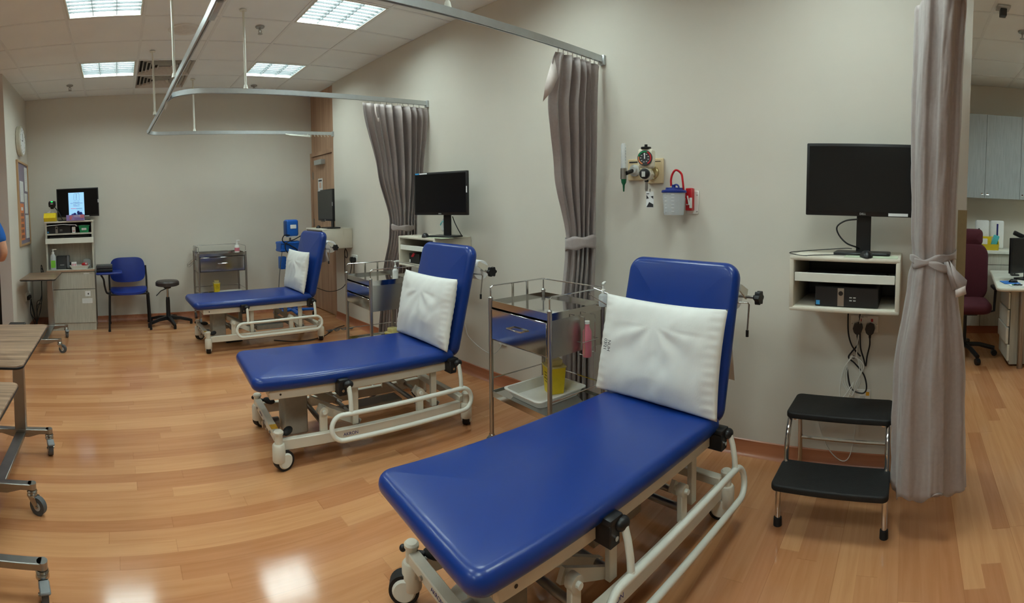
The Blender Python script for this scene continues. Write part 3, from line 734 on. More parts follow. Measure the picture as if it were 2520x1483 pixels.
# ------------------------------------------------------------------ steel trolleys
def trolley(name, label, loc, rz, W, D, Ht, drawers, front='x', shelfz=.33):
    # local frame: front face looks towards -x, width along y, depth along x
    t = thing(name, label, 'trolley', loc, rz, 'stainless steel dressing trolleys')
    hx, hy = D/2, W/2
    for x in (-hx,hx):
        for y in (-hy,hy):
            m = MB().cyl((x,y,.085),(x,y,Ht),.0125,seg=14); m.lathe([(.0135,Ht),(.0135,Ht+.006),(.006,Ht+.014),(0,Ht+.0145)],(x,y,0)); l = m.build('leg', M_STEELB, t)
            m = MB().cyl((x,y-.011,.04),(x,y+.011,.04),.04,seg=20); m.build('castor_wheel', M_GREYR, l)
            MB().box(x-.012,x+.012,y-.016,y+.016,.04,.088,.003,1).build('castor_fork', M_STEEL, l)
    m = MB().box(-hx,hx,-hy,hy,Ht-.03,Ht-.026)
    for a in ((-hx,hx,-hy-.002,-hy+.002),(-hx,hx,hy-.002,hy+.002),(-hx-.002,-hx+.002,-hy,hy),(hx-.002,hx+.002,-hy,hy)): m.box(*a,Ht-.045,Ht-.008)
    m.build('top_tray', M_MIRROR, t)
    m = MB().box(-hx,hx,-hy,hy,shelfz,shelfz+.003)
    for a in ((-hx,hx,-hy-.002,-hy+.002),(-hx,hx,hy-.002,hy+.002),(-hx-.002,-hx+.002,-hy,hy),(hx-.002,hx+.002,-hy,hy)): m.box(*a,shelfz-.02,shelfz+.012)
    m.build('lower_shelf', M_MIRROR, t)
    # side and back panels of the drawer bay
    zb = Ht-.24
    m = MB().box(-hx+.012,hx-.012,-hy+.001,-hy+.005,zb,Ht-.04); m.box(-hx+.012,hx-.012,hy-.005,hy-.001,zb,Ht-.04); m.box(hx-.005,hx-.001,-hy+.012,hy-.012,zb,Ht-.04); m.box(-hx+.012,hx-.012,-hy,hy,zb,zb+.004)
    m.build('drawer_bay', mat('satin_steel', (186,184,178), .3, 1., var=.05, scale=4), t)
    zz0 = zb+.008; hh = (Ht-.05-zz0)/drawers
    for k in range(drawers):
        z0 = zz0+k*hh; ext = .0
        m = MB().box(-hx-.006,-hx+.004,-hy+.018,hy-.018,z0+.004,z0+hh-.006,.002,1)
        m.box(-hx-.012,-hx-.004,-hy+.018,hy-.018,z0+hh-.012,z0+hh-.004,.002,1)
        d = m.build('drawer', M_MIRROR, t)
        if drawers == 1:
            m = MB().tube([(-hx-.006,-.055,z0+hh*.55),(-hx-.032,-.06,z0+hh*.55),(-hx-.034,-.045,z0+hh*.55),(-hx-.034,.045,z0+hh*.55),(-hx-.032,.06,z0+hh*.55),(-hx-.006,.055,z0+hh*.55)],.005,8)
            m.build('handle', M_CHROME, d)
    # guard rails
    zr = Ht+.075
    pts = [(-hx,hy,Ht+.01),(-hx,hy,zr-.01),(-hx+.015,hy,zr),(hx-.012,hy,zr),(hx,hy-.012,zr),(hx,-hy+.012,zr),(hx-.012,-hy,zr),(-hx+.015,-hy,zr),(-hx,-hy,zr-.01),(-hx,-hy,Ht+.01)]
    m = MB().tube(pts,.0042,8)
    m.cyl((hx,hy,Ht),(hx,hy,zr),.004,seg=8); m.cyl((hx,-hy,Ht),(hx,-hy,zr),.004,seg=8)
    m.build('guard_rail', M_CHROME, t)
    for x in (-hx*.2,hx*.35):
        m = MB().box(x-.007,x+.007,hy-.004,hy+.004,Ht-.03,zr,.001,1); m.build('rail_bracket', M_STEEL, t)
    m = MB()
    for zz in (shelfz+.085,): m.tube([(-hx,hy,zz),(hx,hy,zz),(hx,-hy,zz),(-hx,-hy,zz)],.0035,8)
    m.build('shelf_rail', M_CHROME, t)
    return t
T1 = trolley('steel_trolley', 'stainless steel trolley with a mirror-like drawer between the nearest and middle couches', (2.11,1.855,0), -.10, .49,.41,.877,1)
T2 = trolley('steel_trolley', 'stainless steel two-drawer trolley behind the middle couch', (2.00,3.47,0), -.06, .46,.42,.87,2)
T3 = trolley('steel_trolley', 'stainless steel trolley with one drawer standing against the back wall', (1.285,6.34,0), PI/2, .60,.40,.885,1)
# wire basket and bottle holder on the nearest trolley, swing-out wire tray on the far one
m = MB()
for dx in (-.03,.055): m.tube([(.02+dx,-.265,.83),(.02+dx,-.30,.83),(.02+dx,-.30,.63),(.02+dx,-.268,.63)],.0025,6)
m.tube([(-.03,-.268,.70),(-.03,-.305,.70),(.095,-.305,.70),(.095,-.268,.70)],.0025,6)
m.build('bottle_holder', M_CHROME, T1)
m = MB(); m.tube([(.10,-.23,.93),(.16,-.34,.86),(.24,-.34,.86),(.24,-.25,.86),(.16,-.25,.86),(.16,-.34,.86)],.003,6); m.tube([(.12,-.25,.96),(.17,-.31,.93),(.25,-.31,.90)],.0025,6)
m.build('wire_basket', M_CHROME, T1)
m = MB(); hy = .30
m.tube([(-.02,hy,.80),(.0,hy+.06,.79),(-.15,hy+.14,.755),(-.18,hy+.14,.75),(-.18,hy+.11,.75),(-.02,hy+.03,.79)],.003,6,True)
m.tube([(-.02,hy,.78),(.0,hy+.06,.77),(-.15,hy+.14,.735),(-.18,hy+.14,.73),(-.18,hy+.11,.73),(-.02,hy+.03,.77)],.003,6,True)
for k in range(4): m.tube([(-.15+.05*k,hy,.96),(-.155+.05*k,hy+.02,.955),(-.15+.05*k,hy+.02,.80),(-.13+.05*k,hy,.80)],.0025,6)
m.build('wire_tray', M_CHROME, T3)

def local(t, x, y, z):
    a = t.rotation_euler[2]; c, s = math.cos(a), math.sin(a)
    return (t.location[0]+x*c-y*s, t.location[1]+x*s+y*c, z)
def pump_bottle(loc, label, body, lab=None, sc=1., h=.14, r=.03, group=None):
    t = thing('pump_bottle', label, 'bottle', loc, .4, group)
    MB().lathe([(0,0),(r*.95,0),(r,.006),(r,h*.82),(r*.8,h*.92),(r*.42,h),(0,h)],seg=24).build('bottle_body', body, t)
    if lab: MB().lathe([(r+.0008,h*.18),(r+.0008,h*.62)],seg=24).build('bottle_label', lab, t)
    m = MB().lathe([(r*.45,h),(r*.45,h+.02),(r*.2,h+.024),(r*.2,h+.05)]); m.box(-.012,.045,-.008,.008,h+.048,h+.06,.004); m.build('pump', M_WHITE, t)
    return t
pump_bottle(local(T1,.16,-.285,.86), 'clear hand-rub pump bottle in the wire basket of the nearest trolley', M_CLEAR, None, h=.07, r=.026)
t = thing('soap_bottle', 'pink antiseptic bottle held in the wire holder on the nearest trolley side', 'bottle', local(T1,.032,-.282,.66))
MB().lathe([(0,-.05),(.022,-.05),(.024,-.045),(.024,.085),(.012,.11),(.012,.125),(0,.125)],seg=20).build('bottle_body', M_PINK, t)
MB().lathe([(.014,.125),(.014,.14),(0,.14)],seg=16).build('cap', M_WHITE, t)
pump_bottle(local(T2,.02,-.19,.845), 'white hand-rub pump bottle on the two-drawer trolley, left of the middle backrest', M_WHITE, None, h=.09, r=.022)
t3b = pump_bottle(local(T3,.0,-.24,.86), 'white pump bottle with pink contents on the back wall trolley', M_WHITE, M_PINK, h=.10, r=.032)

def sharps(loc, label, rz, w=.085, h=.14, full=True):
    t = thing('sharps_bin', label, 'sharps bin', loc, rz, 'yellow sharps bins')
    m = MB(); a, b_ = w*.42, w*.52
    m.add([(-a,-a,0),(a,-a,0),(a,a,0),(-a,a,0),(-b_,-b_,h),(b_,-b_,h),(b_,b_,h),(-b_,b_,h)], [(3,2,1,0),(0,1,5,4),(1,2,6,5),(2,3,7,6),(3,0,4,7),(4,5,6,7)])
    m.build('bin_body', M_YEL, t)
    m = MB(); b2 = b_+.004; m.box(-b2,b2,-b2,b2,h,h+.012,.003,1); m.slab(w*.8,w*.8,.035,.012,.008,c=(0,0,h+.026)); m.build('lid', M_YELC, t)
    m = MB(); m.box(-b_*1.0-.001,-b_*.93,-.022,.022,h*.35,h*.8)
    for k in range(4): text(('DANGER','SHARPS','BIOHAZARD','FILL LINE')[k], .009, (-b_*.99-.0005+k*.0012,0,h*(.8-.12*k)), RX, M_INKB, t, ext=.0002)
    m.bm.free()
    return t
s1 = sharps(local(T1,.06,.0,.353), 'yellow sharps bin standing in the white tray on the nearest trolley', -.5, .10, .15)
s2 = sharps(local(T2,.0,-.17,.334), 'small yellow sharps bin with pale lid on the two-drawer trolley', .2, .085, .10)
s3 = sharps(local(T3,-.02,.05,.36), 'yellow sharps bin on the lower shelf of the back wall trolley', PI/2, .075, .12)
def tray(loc, rz, label, W, D, h, m_=M_WHITE):
    t = thing('plastic_tray', label, 'tray', loc, rz, 'white plastic trays'); m = MB()
    def ring(k, z, r=.03):
        out = []; hx, hy_ = W/2*k, D/2*k
        for qx, qy, a0 in ((1,1,0),(-1,1,90),(-1,-1,180),(1,-1,270)):
            for j in range(7):
                t_ = math.radians(a0+15*j); out.append((qx*(hx-r)+r*math.cos(t_), qy*(hy_-r)+r*math.sin(t_), z))
        return out
    R = [ring(.82,0),ring(.97,h-.008),ring(1.04,h-.004),ring(1.04,h),ring(.96,h),ring(.80,.004)]; n = 28
    m.add([p for r in R for p in r], [(i*n+k,i*n+(k+1)%n,(i+1)*n+(k+1)%n,(i+1)*n+k) for i in range(5) for k in range(n)], True)
    m.add(R[0], [list(range(n))[::-1]]); m.add(R[-1], [list(range(n))]); m.build('tray_body', m_, t); return t
tray(local(T1,-.01,.0,.334), -.115, 'white plastic tray on the lower shelf of the nearest trolley', .36,.30,.05)
tray(local(T3,-.06,-.12,.37-.034), 0, 'white plastic tray on the lower shelf of the back wall trolley', .30,.20,.04)
s1.location.z = .339

# ------------------------------------------------------------------ wall boxes with monitors
def wallbox(label, y0, y1, z0, z1, x0):
    t = thing('wall_workstation', label, 'wall shelf box', (x0,(y0+y1)/2,z0), 0, 'white wall boxes under the monitors')
    W, D, h = (y1-y0)/2, XW-.001-x0, z1-z0; e = .022
    m = MB(); m.box(0,D,-W,W,h-e,h,.008,2); m.box(0,D,-W,W,0,e,.008,2); m.box(0.001,D,-W,-W+e,.006,h-.006,.006,2); m.box(.001,D,W-e,W,.006,h-.006,.006,2)
    m.build('shell', M_CREAM, t); MB().box(D-.012,D,-W+e,W-e,e,h-e).build('back_panel', M_DARKG, t)
    m = MB().box(.006,.022,-W+e+.003,W-e-.003,h*.54,h*.70,.002,1); m.box(.02,D-.02,-W+e+.003,W-e-.003,h*.54,h*.57); m.build('keyboard_shelf', M_WHITEE, t)
    return t
BX1 = wallbox('white wall box with black computer under the large right monitor', .035,.555,.925,1.185,2.30)
BX2 = wallbox('white wall box behind the middle couch, with a red item inside', 3.17,3.70,.90,1.155,2.30)
BX3 = wallbox('white wall box beside the oak door', 5.33,5.87,.925,1.16,2.30)
def pc(loc, rz, label, w=.30, d=.28, h=.095, badge=True):
    t = thing('desktop_computer', label, 'computer', loc, rz, 'black desktop computers')
    # front looks towards -x in local space, width along y
    MB().box(0,d,-w/2,w/2,0,h,.003,1).build('case', M_BLACK, t)
    m = MB().box(-.003,0,-w/2+.002,w/2-.002,.004,h-.004,.001,1); m.build('bezel', M_DARKG if not badge else mat('bezel_black', (30,31,33), .45), t)
    MB().box(-.0045,-.003,.012,.042,.004,h-.006).build('grey_strip', M_STEELB, t)
    if badge:
        MB().lathe([(.011,-.0052),(.011,-.0045)],(0,0,0),20,'x').build('badge_ring', M_BLACK, t).location = (0,.027,h*.68)
        MB().box(-.005,-.003,w/2-.024,w/2-.006,.008,.028).build('sticker', M_LCYAN, t)
        for k in range(4):
            q = MB().box(-.0045,-.003,-.02-.018*(k//2)-.006,-.02-.018*(k//2)+.006,.03+.014*(k%2),.035+.014*(k%2)); q.build('usb_port', M_LABEL, t)
    return t
pc((2.335,.285,.948), 0, 'black desktop computer in the white wall box under the right monitor')
t = thing('keyboard', 'black keyboard on the pull-out shelf of the right wall box', 'keyboard', (2.34,.295,1.076)); MB().box(0,.13,-.2,.2,0,.02,.004,1).build('case', M_BLACK, t)
MB().box(.01,.12,-.19,.19,.02,.026,.002,1).build('keys', M_DARKG, t)
t = thing('keyboard', 'black keyboard on the shelf of the middle wall box', 'keyboard', (2.34,3.43,1.046)); MB().box(0,.13,-.2,.2,0,.02,.004,1).build('case', M_BLACK, t)
t = thing('computer_dock', 'black device with a red flap in the middle wall box', 'device', (2.36,3.53,.923)); MB().box(0,.2,-.06,.09,0,.085,.004,1).build('case', M_BLACK, t)
m = MB(); m.prism([(.02,.055),(.055,.055),(.02,.09),(-.005,.085)], -.006,-.001, 'x'); m.build('flap', M_RED, t)
MB().box(-.002,0,.07,.085,.006,.03).build('sticker', M_PAPER, t)

def monitor(loc, rz, w, h, label, zc, neck_off=(.0,0), tags=(), brand=True, base=(.19,.25), screen=M_SCREEN, stand_rz=None):
    # screen looks towards -x in local space; loc is the foot on the shelf; zc height of the screen centre above it
    t = thing('monitor', label, 'monitor', loc, rz, 'flat black monitors')
    z0, z1 = zc-h/2, zc+h/2
    MB().box(0,.028,-w/2,w/2,z0,z1,.005,2).build('housing', M_BLACK, t)
    MB().box(.028,.055,-w*.3,w*.3,z0+.05,z1-.05,.01,1).build('back_cover', M_BLACK, t)
    MB().box(-.0012,.0005,-w/2+.014,w/2-.014,z0+.022,z1-.014).build('screen', screen, t)
    if brand: text('DELL', .014, (-.0008,0,z0+.011), RX, M_LABEL, t, 'brand_lettering', ext=.0003)
    for (yy, zz, a, b_, mm) in tags: MB().box(-.0022,-.0005,yy-a/2,yy+a/2,z0+zz-b_/2,z0+zz+b_/2).build('sticker', mm, t)
    ny = neck_off[0]
    m = MB(); m.box(.05,.066,ny-.036,ny+.036,.008,zc,.003,1); m.build('neck', M_BLACK, t)
    m = MB().slab(base[0],base[1],.014,.02,.005,c=(.03,ny,.0075)); m.build('foot_plate', M_BLACK, t)
    return t
mn1 = monitor((2.44,.229,1.1855), 0, .565,.351, 'large black monitor on the white wall box at the right', .365, (-.002,0),
   tags=((-.172,.011,.095,.014,M_PAPER),(-.272,.115,.008,.035,M_PAPER)), base=(.14,.275))
mn2 = monitor((2.42,3.25,1.1555), .26, .54,.345, 'black monitor on the middle wall box, in front of the far curtain', .35, (-.03,0),
   tags=((.235,.337,.04,.012,M_LCYAN),(.17,.337,.08,.010,M_PAPER),(-.265,.2,.009,.05,M_PAPER)), base=(.17,.24))
mn3 = monitor((2.43,5.55,1.1605), -.07, .53,.375, 'dark grey-screened monitor seen side-on beside the oak door', .275, (-.10,0),
   tags=((.2,.367,.08,.01,M_PAPER),(-.258,.2,.009,.045,M_PAPER)), base=(.17,.24), screen=mat('grey_screen', (52,52,50), .5))
def mouse(loc, rz, label, cable=None):
    t = thing('computer_mouse', label, 'mouse', loc, rz); m = MB().ball((0,0,.0),.046,.030,.033)
    for v in m.bm.verts: v.co.z = max(v.co.z, 0)
    m.build('shell', M_BLACK, t); MB().cyl((-.028,-.0015,.024),(-.028,.0015,.024),.006,seg=12).build('wheel', M_DARKG, t)
    if cable: MB().tube(smooth_path(cable,6),.0022,6).build('cable', M_BLACK, t)
    return t
t = thing('mouse_mat', 'pale green paper mat under the mouse on the right wall box', 'mat', (2.335,.20,1.186)); MB().box(-.02,.10,-.15,.10,0,.0012).build('sheet', M_DOC, t)
mouse((2.343,.198,1.187), .3, 'black mouse on the pale mat below the large right monitor', [(.05,.0,.012),(.06,.08,.006),(.03,.24,.004),(.0,.29,.004),(.06,.34,.006),(.10,.33,.012),(.11,.1,.03),(.1,.05,.03)])
t = thing('monitor_cable', 'black cable looping behind the large right monitor', 'cable', (2.455,.255,1.19)); MB().tube(smooth_path([(0,-.0,.17),(-.0,.06,.16),(0,.10,.13),(0,.09,.09),(-.0,.05,.05),(0.02,.0,.03),(.1,-.02,.01)],8),.004,8).build('cord', M_BLACK, t)
t = thing('mouse_mat', 'crumpled pale sheet under the mouse on the middle wall box', 'mat', (2.335,3.30,1.156)); m = MB(); m.box(-.02,.14,-.02,.12,0,.0012); m.box(-.03,.10,-.22,-.03,.0,.0012); m.build('sheet', M_DOC, t)
mouse((2.33,3.33,1.158), 1.0, 'black mouse on the middle wall box')
t = thing('monitor_cable', 'thin black cable hanging behind the middle monitor', 'cable', (2.5,3.17,1.16)); MB().tube(smooth_path([(0,.02,.16),(0,-.01,.11),(0,-.05,.06),(.02,-.07,.01)],8),.004,8).build('cord', M_BLACK, t)
t = thing('mouse_mat', 'pale green sheet on the wall box beside the oak door', 'mat', (2.36,5.68,1.161)); MB().box(-.04,.07,-.12,.10,0,.0012).build('sheet', M_DOC, t)
mouse((2.36,5.60,1.163), 1.2, 'black mouse on the wall box beside the oak door')
t = thing('face_mask_bag', 'clear bag with a green mask hanging on the wall behind the far curtain', 'bag', (XW,3.50,1.24))
m = MB(); 
for k in range(5): m.ball((-.022-.004*(k%2),.02*k-.05,-.015*abs(k-2)+.02),.016,.03,.05,10,6)
m.build('pouch', M_CLEAR, t); MB().tube(arc((-.035,0,-.02),.05,20,160,8,'yz'),.006,6).build('mask_rim', M_TEAL, t)

# ------------------------------------------------------------------ medical gas outlets, gauge, suction jar
t = thing('gas_outlet', 'ivory wall plate with the oxygen flowmeter plugged in', 'gas outlet', (XW,1.615,1.625))
MB().box(-.018,0,-.052,.052,-.065,.065,.004,1).build('plate', M_IVORY, t); MB().box(-.0195,-.018,-.02,.04,.042,.050).build('print', M_INKB, t)
MB().lathe([(.036,-.018),(.036,-.034),(.026,-.038),(.02,-.05),(0,-.05)],(0,0,0),24,'x').build('collar', M_LABEL, t).location = (0,-.005,-.005)
f = thing('oxygen_flowmeter', 'clear upright flow tube with green hose tail at the left wall plate', 'flowmeter', (XW-.10,1.625,1.60))
MB().cyl((.055,-.01,.018),(.0,.0,.0),.012).build('stem', M_BLACK, f)
MB().lathe([(.014,.03),(.016,.035),(.016,.17),(.010,.18),(0,.18)],(0,.02,0),16).build('flow_tube', M_CLEAR, f)
m = MB()
for k in range(6): m.box(-.003,.0,.003,.010,.06+.018*k,.063+.018*k)
m.build('scale_marks', M_INKB, f)
MB().cyl((0,.02,.03),(0,.02,-.035),.019).build('valve_body', M_STEELB, f)
MB().lathe([(.017,-.035),(.015,-.055),(.007,-.07),(.004,-.11),(0,-.11)][::-1],(0,.018,0),12).build('hose_barb', M_DGREEN, f)
t = thing('gas_outlet', 'ivory wall plate with the suction gauge plugged in', 'gas outlet', (XW,1.475,1.615))
MB().box(-.018,0,-.055,.05,-.075,.075,.004,1).build('plate', M_IVORY, t); MB().box(-.0195,-.018,-.04,.0,.054,.058).build('print', M_INKB, t)
MB().lathe([(.040,-.018),(.040,-.03),(.03,-.036),(0,-.036)],(0,0,0),24,'x').build('collar', M_GOLD, t).location = (0,.01,-.01)
g = thing('suction_regulator', 'beige suction regulator with a round dial and black knob', 'regulator', (XW-.12,1.475,1.59), .30)
m = MB().box(-.03,.05,-.045,.045,.035,.145,.014,3); m.build('housing', M_BEIGE, g)
dl = MB().lathe([(.045,-.01),(.043,-.016),(0,-.016)],(0,0,0),28,'x').build('dial', M_DARKG, g); dl.location = (-.028,.0,.09)
for a0, a1, mm, nm in ((100,200,M_GREEN,'green_zone'),(200,330,M_RED,'red_zone'),(20,100,M_ORANGE,'orange_zone')):
    m = MB().tube([(0,.036*math.cos(math.radians(a)),.036*math.sin(math.radians(a))) for a in range(a0-90,a1-80,12)],.004,6); q = m.build(nm, mm, g); q.location = (-.045,.0,.09)
m = MB().box(-.0472,-.0455,-.003,.003,-.005,.028); q = m.build('needle', M_PAPER, g); q.location = (0,0,.09)
m = MB()
for k in range(9):
    a = k*2*PI/9; m.box(-.0468,-.0462,.023*math.cos(a)-.004,.023*math.cos(a)+.004,.09+.023*math.sin(a)-.002,.09+.023*math.sin(a)+.002)
m.build('dial_marks', M_LABEL, g)
m = MB().cyl((-.01,0,.145),(-.01,0,.155),.03); m.cyl((-.01,0,.155),(-.01,0,.17),.009); m.build('top_knob', M_BLACK, g)
m = MB().cyl((.07,0,.0),(-.03,0,0),.035,.038,seg=8); m.build('lower_body', M_BEIGE, g)
m = MB().lathe([(.030,-.03),(.030,-.052),(.024,-.055),(0,-.055)],(0,0,0),24,'x'); m.build('mode_knob', M_BLACK, g)
MB().box(-.0575,-.0555,-.006,.014,-.018,.012).build('knob_pointer', M_LABEL, g)
m = MB().cyl((.01,0,-.032),(.01,0,-.045),.012); m.build('outlet_nut', M_BLACK, g)
m = MB().cyl((.01,0,-.045),(.01,0,-.085),.009); m.lathe([(.006,-.10),(.009,-.085)],(.01,0,0)); m.build('outlet_pipe', M_STEELB, g)
k_ = thing('hanging_tag', 'small black and white card hanging under the suction regulator', 'tag', (XW-.115,1.452,1.45), .35)
MB().cyl((0,0,.055),(0,0,.035),.003,seg=6).build('string', M_STEELB, k_)
MB().box(-.002,.004,-.022,.022,-.055,.04).build('card', M_PAPER, k_)
m = MB(); m.prism([(-.02,-.052),(.02,-.052),(.004,-.022),(-.02,-.035)], -.0035,-.002,'x'); m.prism([(-.02,-.004),(-.004,.01),(-.02,.014)], -.0035,-.002,'x'); m.prism([(.02,-.004),(.006,.0),(.02,.02)], -.0035,-.002,'x'); m.prism([(.004,.024),(.02,.024),(.02,.028),(.004,.028)], -.0035,-.002,'x'); m.build('card_print', M_INKB, k_)
j = thing('suction_jar', 'clear suction canister with a blue lid and red hose on the wall', 'canister', (XW-.105,1.30,1.355))
MB().lathe([(0,0),(.056,0),(.058,.004),(.066,.128),(.064,.128),(.055,.006),(0,.004)][::-1],seg=32).build('canister', M_CLEAR, j)
m = MB()
for k in range(6):
    z = .022+.019*k; r = .0585+z*.06
    for a0 in (200, 160): MB().tube([(r*math.cos(math.radians(a)), r*math.sin(math.radians(a)), z) for a in range(a0-8,a0+9,4)],.0011,5).build('graduation', M_PAPER, j)
m.bm.free()
m = MB().lathe([(0,.126),(.068,.126),(.072,.128),(.072,.138),(.066,.142),(.05,.143),(.048,.155),(0,.156)],seg=32); m.cyl((-.005,.0,.15),(-.005,.0,.172),.011); m.build('lid', M_CHAIRB, j)
MB().tube(arc((0,-.012,.155),.018,0,180,8,'yz'),.005,8).build('lid_handle', M_CHAIRB, j)
MB().tube(smooth_path([(.0,.018,.165),(.0,.02,.20),(.0,.01,.235),(.0,-.012,.255),(0.02,-.035,.235),(.02,-.045,.19),(.03,-.047,.14),(.05,-.05,.10)],8),.0062,10).build('hose', M_RED, j)
b_ = thing('jar_bracket', 'white wall bracket with a red clip holding the suction canister', 'bracket', (XW,1.235,1.425))
MB().box(-.008,0,-.045,.03,-.065,.07,.003,1).build('wall_plate', M_WHITE, b_); MB().box(-.05,-.008,-.02,.02,-.045,.085,.004,1).build('red_clip', M_RED, b_)
m = MB().box(-.056,-.045,-.022,-.008,-.03,.03,.002,1); m.tube([(-.053,.005,.04),(-.06,-.01,-.01),(-.053,.01,-.01)],.004,6); m.build('latch', M_WHITE, b_)
for z in (-.05,.045): MB().cyl((-.008,-.036,z),(-.0095,-.036,z),.004,seg=8).build('screw', M_STEELB, b_)

# ------------------------------------------------------------------ sockets and cables under the right wall box
so = thing('power_socket', 'double switched power socket under the right wall box', 'socket', (XW,.225,.795))
MB().box(-.012,0,-.075,.075,-.045,.045,.004,1).build('face_plate', M_WHITE, so)
for y in (.022,-.040): MB().box(-.015,-.012,y-.006,y+.006,.014,.030,.001,1).build('switch', M_RED, so)
for y in (-.066,.066): MB().cyl((-.012,y,0),(-.0135,y,0),.003,seg=8).build('screw', M_STEELB, so)
text('DR BED TV', .010, (-.0125,.01,.038), RX, M_INKB, so, ext=.0002)
def plug(y, z, label, cord, X=XW-.013):
    t = thing('power_plug', label, 'plug', (X,y,z), 0, 'black power plugs')
    m = MB(); m.prism([(-.026,.0),(-.02,.022),(0,.03),(.02,.022),(.026,0),(.02,-.02),(.01,-.03),(-.01,-.03),(-.02,-.02)], -.032, 0, 'x'); m.build('plug_body', M_BLACK, t)
    m = MB().cyl((-.016,0,-.03),(-.016,0,-.05),.008,.006); m.build('strain_relief', M_BLACK, t)
    MB().tube(smooth_path(cord,10),.0042,8).build('cord', M_BLACK, t); return t
plug(.258,.775,'black power plug in the left half of the double socket', [(-.016,0,-.05),(-.016,.0,-.09),(-.016,.03,-.13),(-.02,.045,-.16),(-.02,.01,-.19),(-.02,-.04,-.25),(-.025,-.055,-.32),(-.03,-.03,-.345),(-.02,.03,-.32),(-.02,.055,-.2)])
plug(.193,.775,'black power plug in the right half of the double socket', [(-.016,0,-.05),(-.016,.0,-.09),(-.016,.012,-.15),(-.016,.018,-.20),(-.02,.03,-.16),(-.02,.048,-.10),(-.016,.052,-.02),(-.02,.055,.06),(-.03,.05,.148)])
t = thing('computer_cable', 'black cable dropping from the right wall box past the sockets', 'cable', (XW-.03,.30,.925)); MB().tube(smooth_path([(0,.01,0),(0,.012,-.1),(.0,.008,-.18),(.0,-.01,-.24),(0,-.04,-.28),(0,-.06,-.3)],8),.0042,8).build('cord', M_BLACK, t)
t = thing('network_cable', 'coiled white network cable hanging below the double socket', 'cable', (XW-.035,.29,.58))
pts = [(0,-.055,.345),(0,-.04,.2),(0,-.03,.06)]
for k in range(3): pts += [(-.004*k,-.045-.012*k,.0),(-.004*k,-.05+.01*k,-.10),(-.004*k,-.01,-.145-.01*k),(-.004*k,.02+.012*k,-.08),(-.004*k,.01,.02),(-.004*k,-.01,.045)]
pts += [(-.01,.035,-.02),(-.01,.055,-.13),(-.012,.045,-.2),(-.012,.02,-.2),(-.01,-.02,-.09),(-.01,.03,-.17),(-.005,.12,-.26),(.02,.17,-.34),(.025,.1,-.5),(.025,.0,-.52),(.02,-.05,-.2)]
MB().tube(smooth_path(pts,8),.0026,6).build('cord', M_WHITE, t)
MB().tube(arc((0,-.012,.04),.008,0,360,8,'yz'),.002,5).build('twist_tie', M_BLACK, t)
def dataplate(y, z, label, yel=True):
    t = thing('data_socket', label, 'data socket', (XW,y,z), 0, 'white data sockets')
    MB().box(-.010,0,-.043,.043,-.043,.043,.003,1).build('face_plate', M_WHITE, t); MB().box(-.013,-.010,-.014,.014,-.02,.008).build('jack', M_LABEL, t)
    MB().box(-.0115,-.010,-.036,-.018,.012,.032).build('yellow_sticker', M_AMBER, t); return t
dataplate(.225,.395,'data socket with a yellow sticker behind the black step stool')
dataplate(2.80,.365,'data socket with a yellow sticker between the nearest trolley and the middle couch')
t = thing('network_cable', 'thin grey cable running along the wall from the data socket to the middle couch', 'cable', (XW-.015,2.80,.355)); MB().tube(smooth_path([(0,0,0),(-.02,.01,-.06),(-.015,.1,-.12),(-.01,.25,-.10),(-.01,.40,-.03),(0,.45,.05),(0,.5,.0)],8),.003,6).build('cord', M_LABEL, t)
so2 = thing('power_socket', 'power socket with black plugs on the wall below the farthest wall box', 'socket', (XW,5.28,.80)); MB().box(-.012,0,-.075,.075,-.045,.045,.004,1).build('face_plate', M_WHITE, so2)
plug(5.31,.79,'black power plug under the farthest wall box, left one', [(-.016,0,-.05),(-.018,.02,-.12),(-.02,.08,-.22),(-.05,.2,-.36),(-.15,.35,-.42),(-.3,.42,-.37)])
plug(5.25,.79,'black power plug under the farthest wall box, right one', [(-.016,0,-.05),(-.018,.01,-.2),(-.02,.04,-.35),(-.02,.06,-.5)])
t = thing('computer_cable', 'black cable loop hanging from the farthest wall box', 'cable', (XW-.05,5.42,.925)); MB().tube(smooth_path([(0,0,0),(0,.03,-.05),(0,.02,-.11),(0,-.03,-.12),(0,-.04,-.06),(0,.01,-.02),(0,.03,-.1),(0,.035,-.3),(0,.02,-.45)],8),.005,8).build('cord', M_BLACK, t)
t = thing('floor_cable', 'black couch power cable lying on the floor behind the farthest couch', 'cable', (1.6,5.1,.008)); MB().tube(smooth_path([(0,0,0),(.15,-.12,0),(.35,-.16,0),(.55,-.08,0),(.72,.1,0),(.85,.2,.0),(.95,.24,.0)],8),.005,6).build('cord', M_BLACK, t)
t = thing('cable_coil', 'short coil of grey cable on the floor below the farthest wall box', 'cable', (2.30,5.15,.012)); MB().tube([(0.05*math.sin(k*.9)+.012*k-.06,.02*math.cos(k*.9),.01+.006*math.sin(k)) for k in range(28)],.005,6).build('cord', M_GREYR, t)

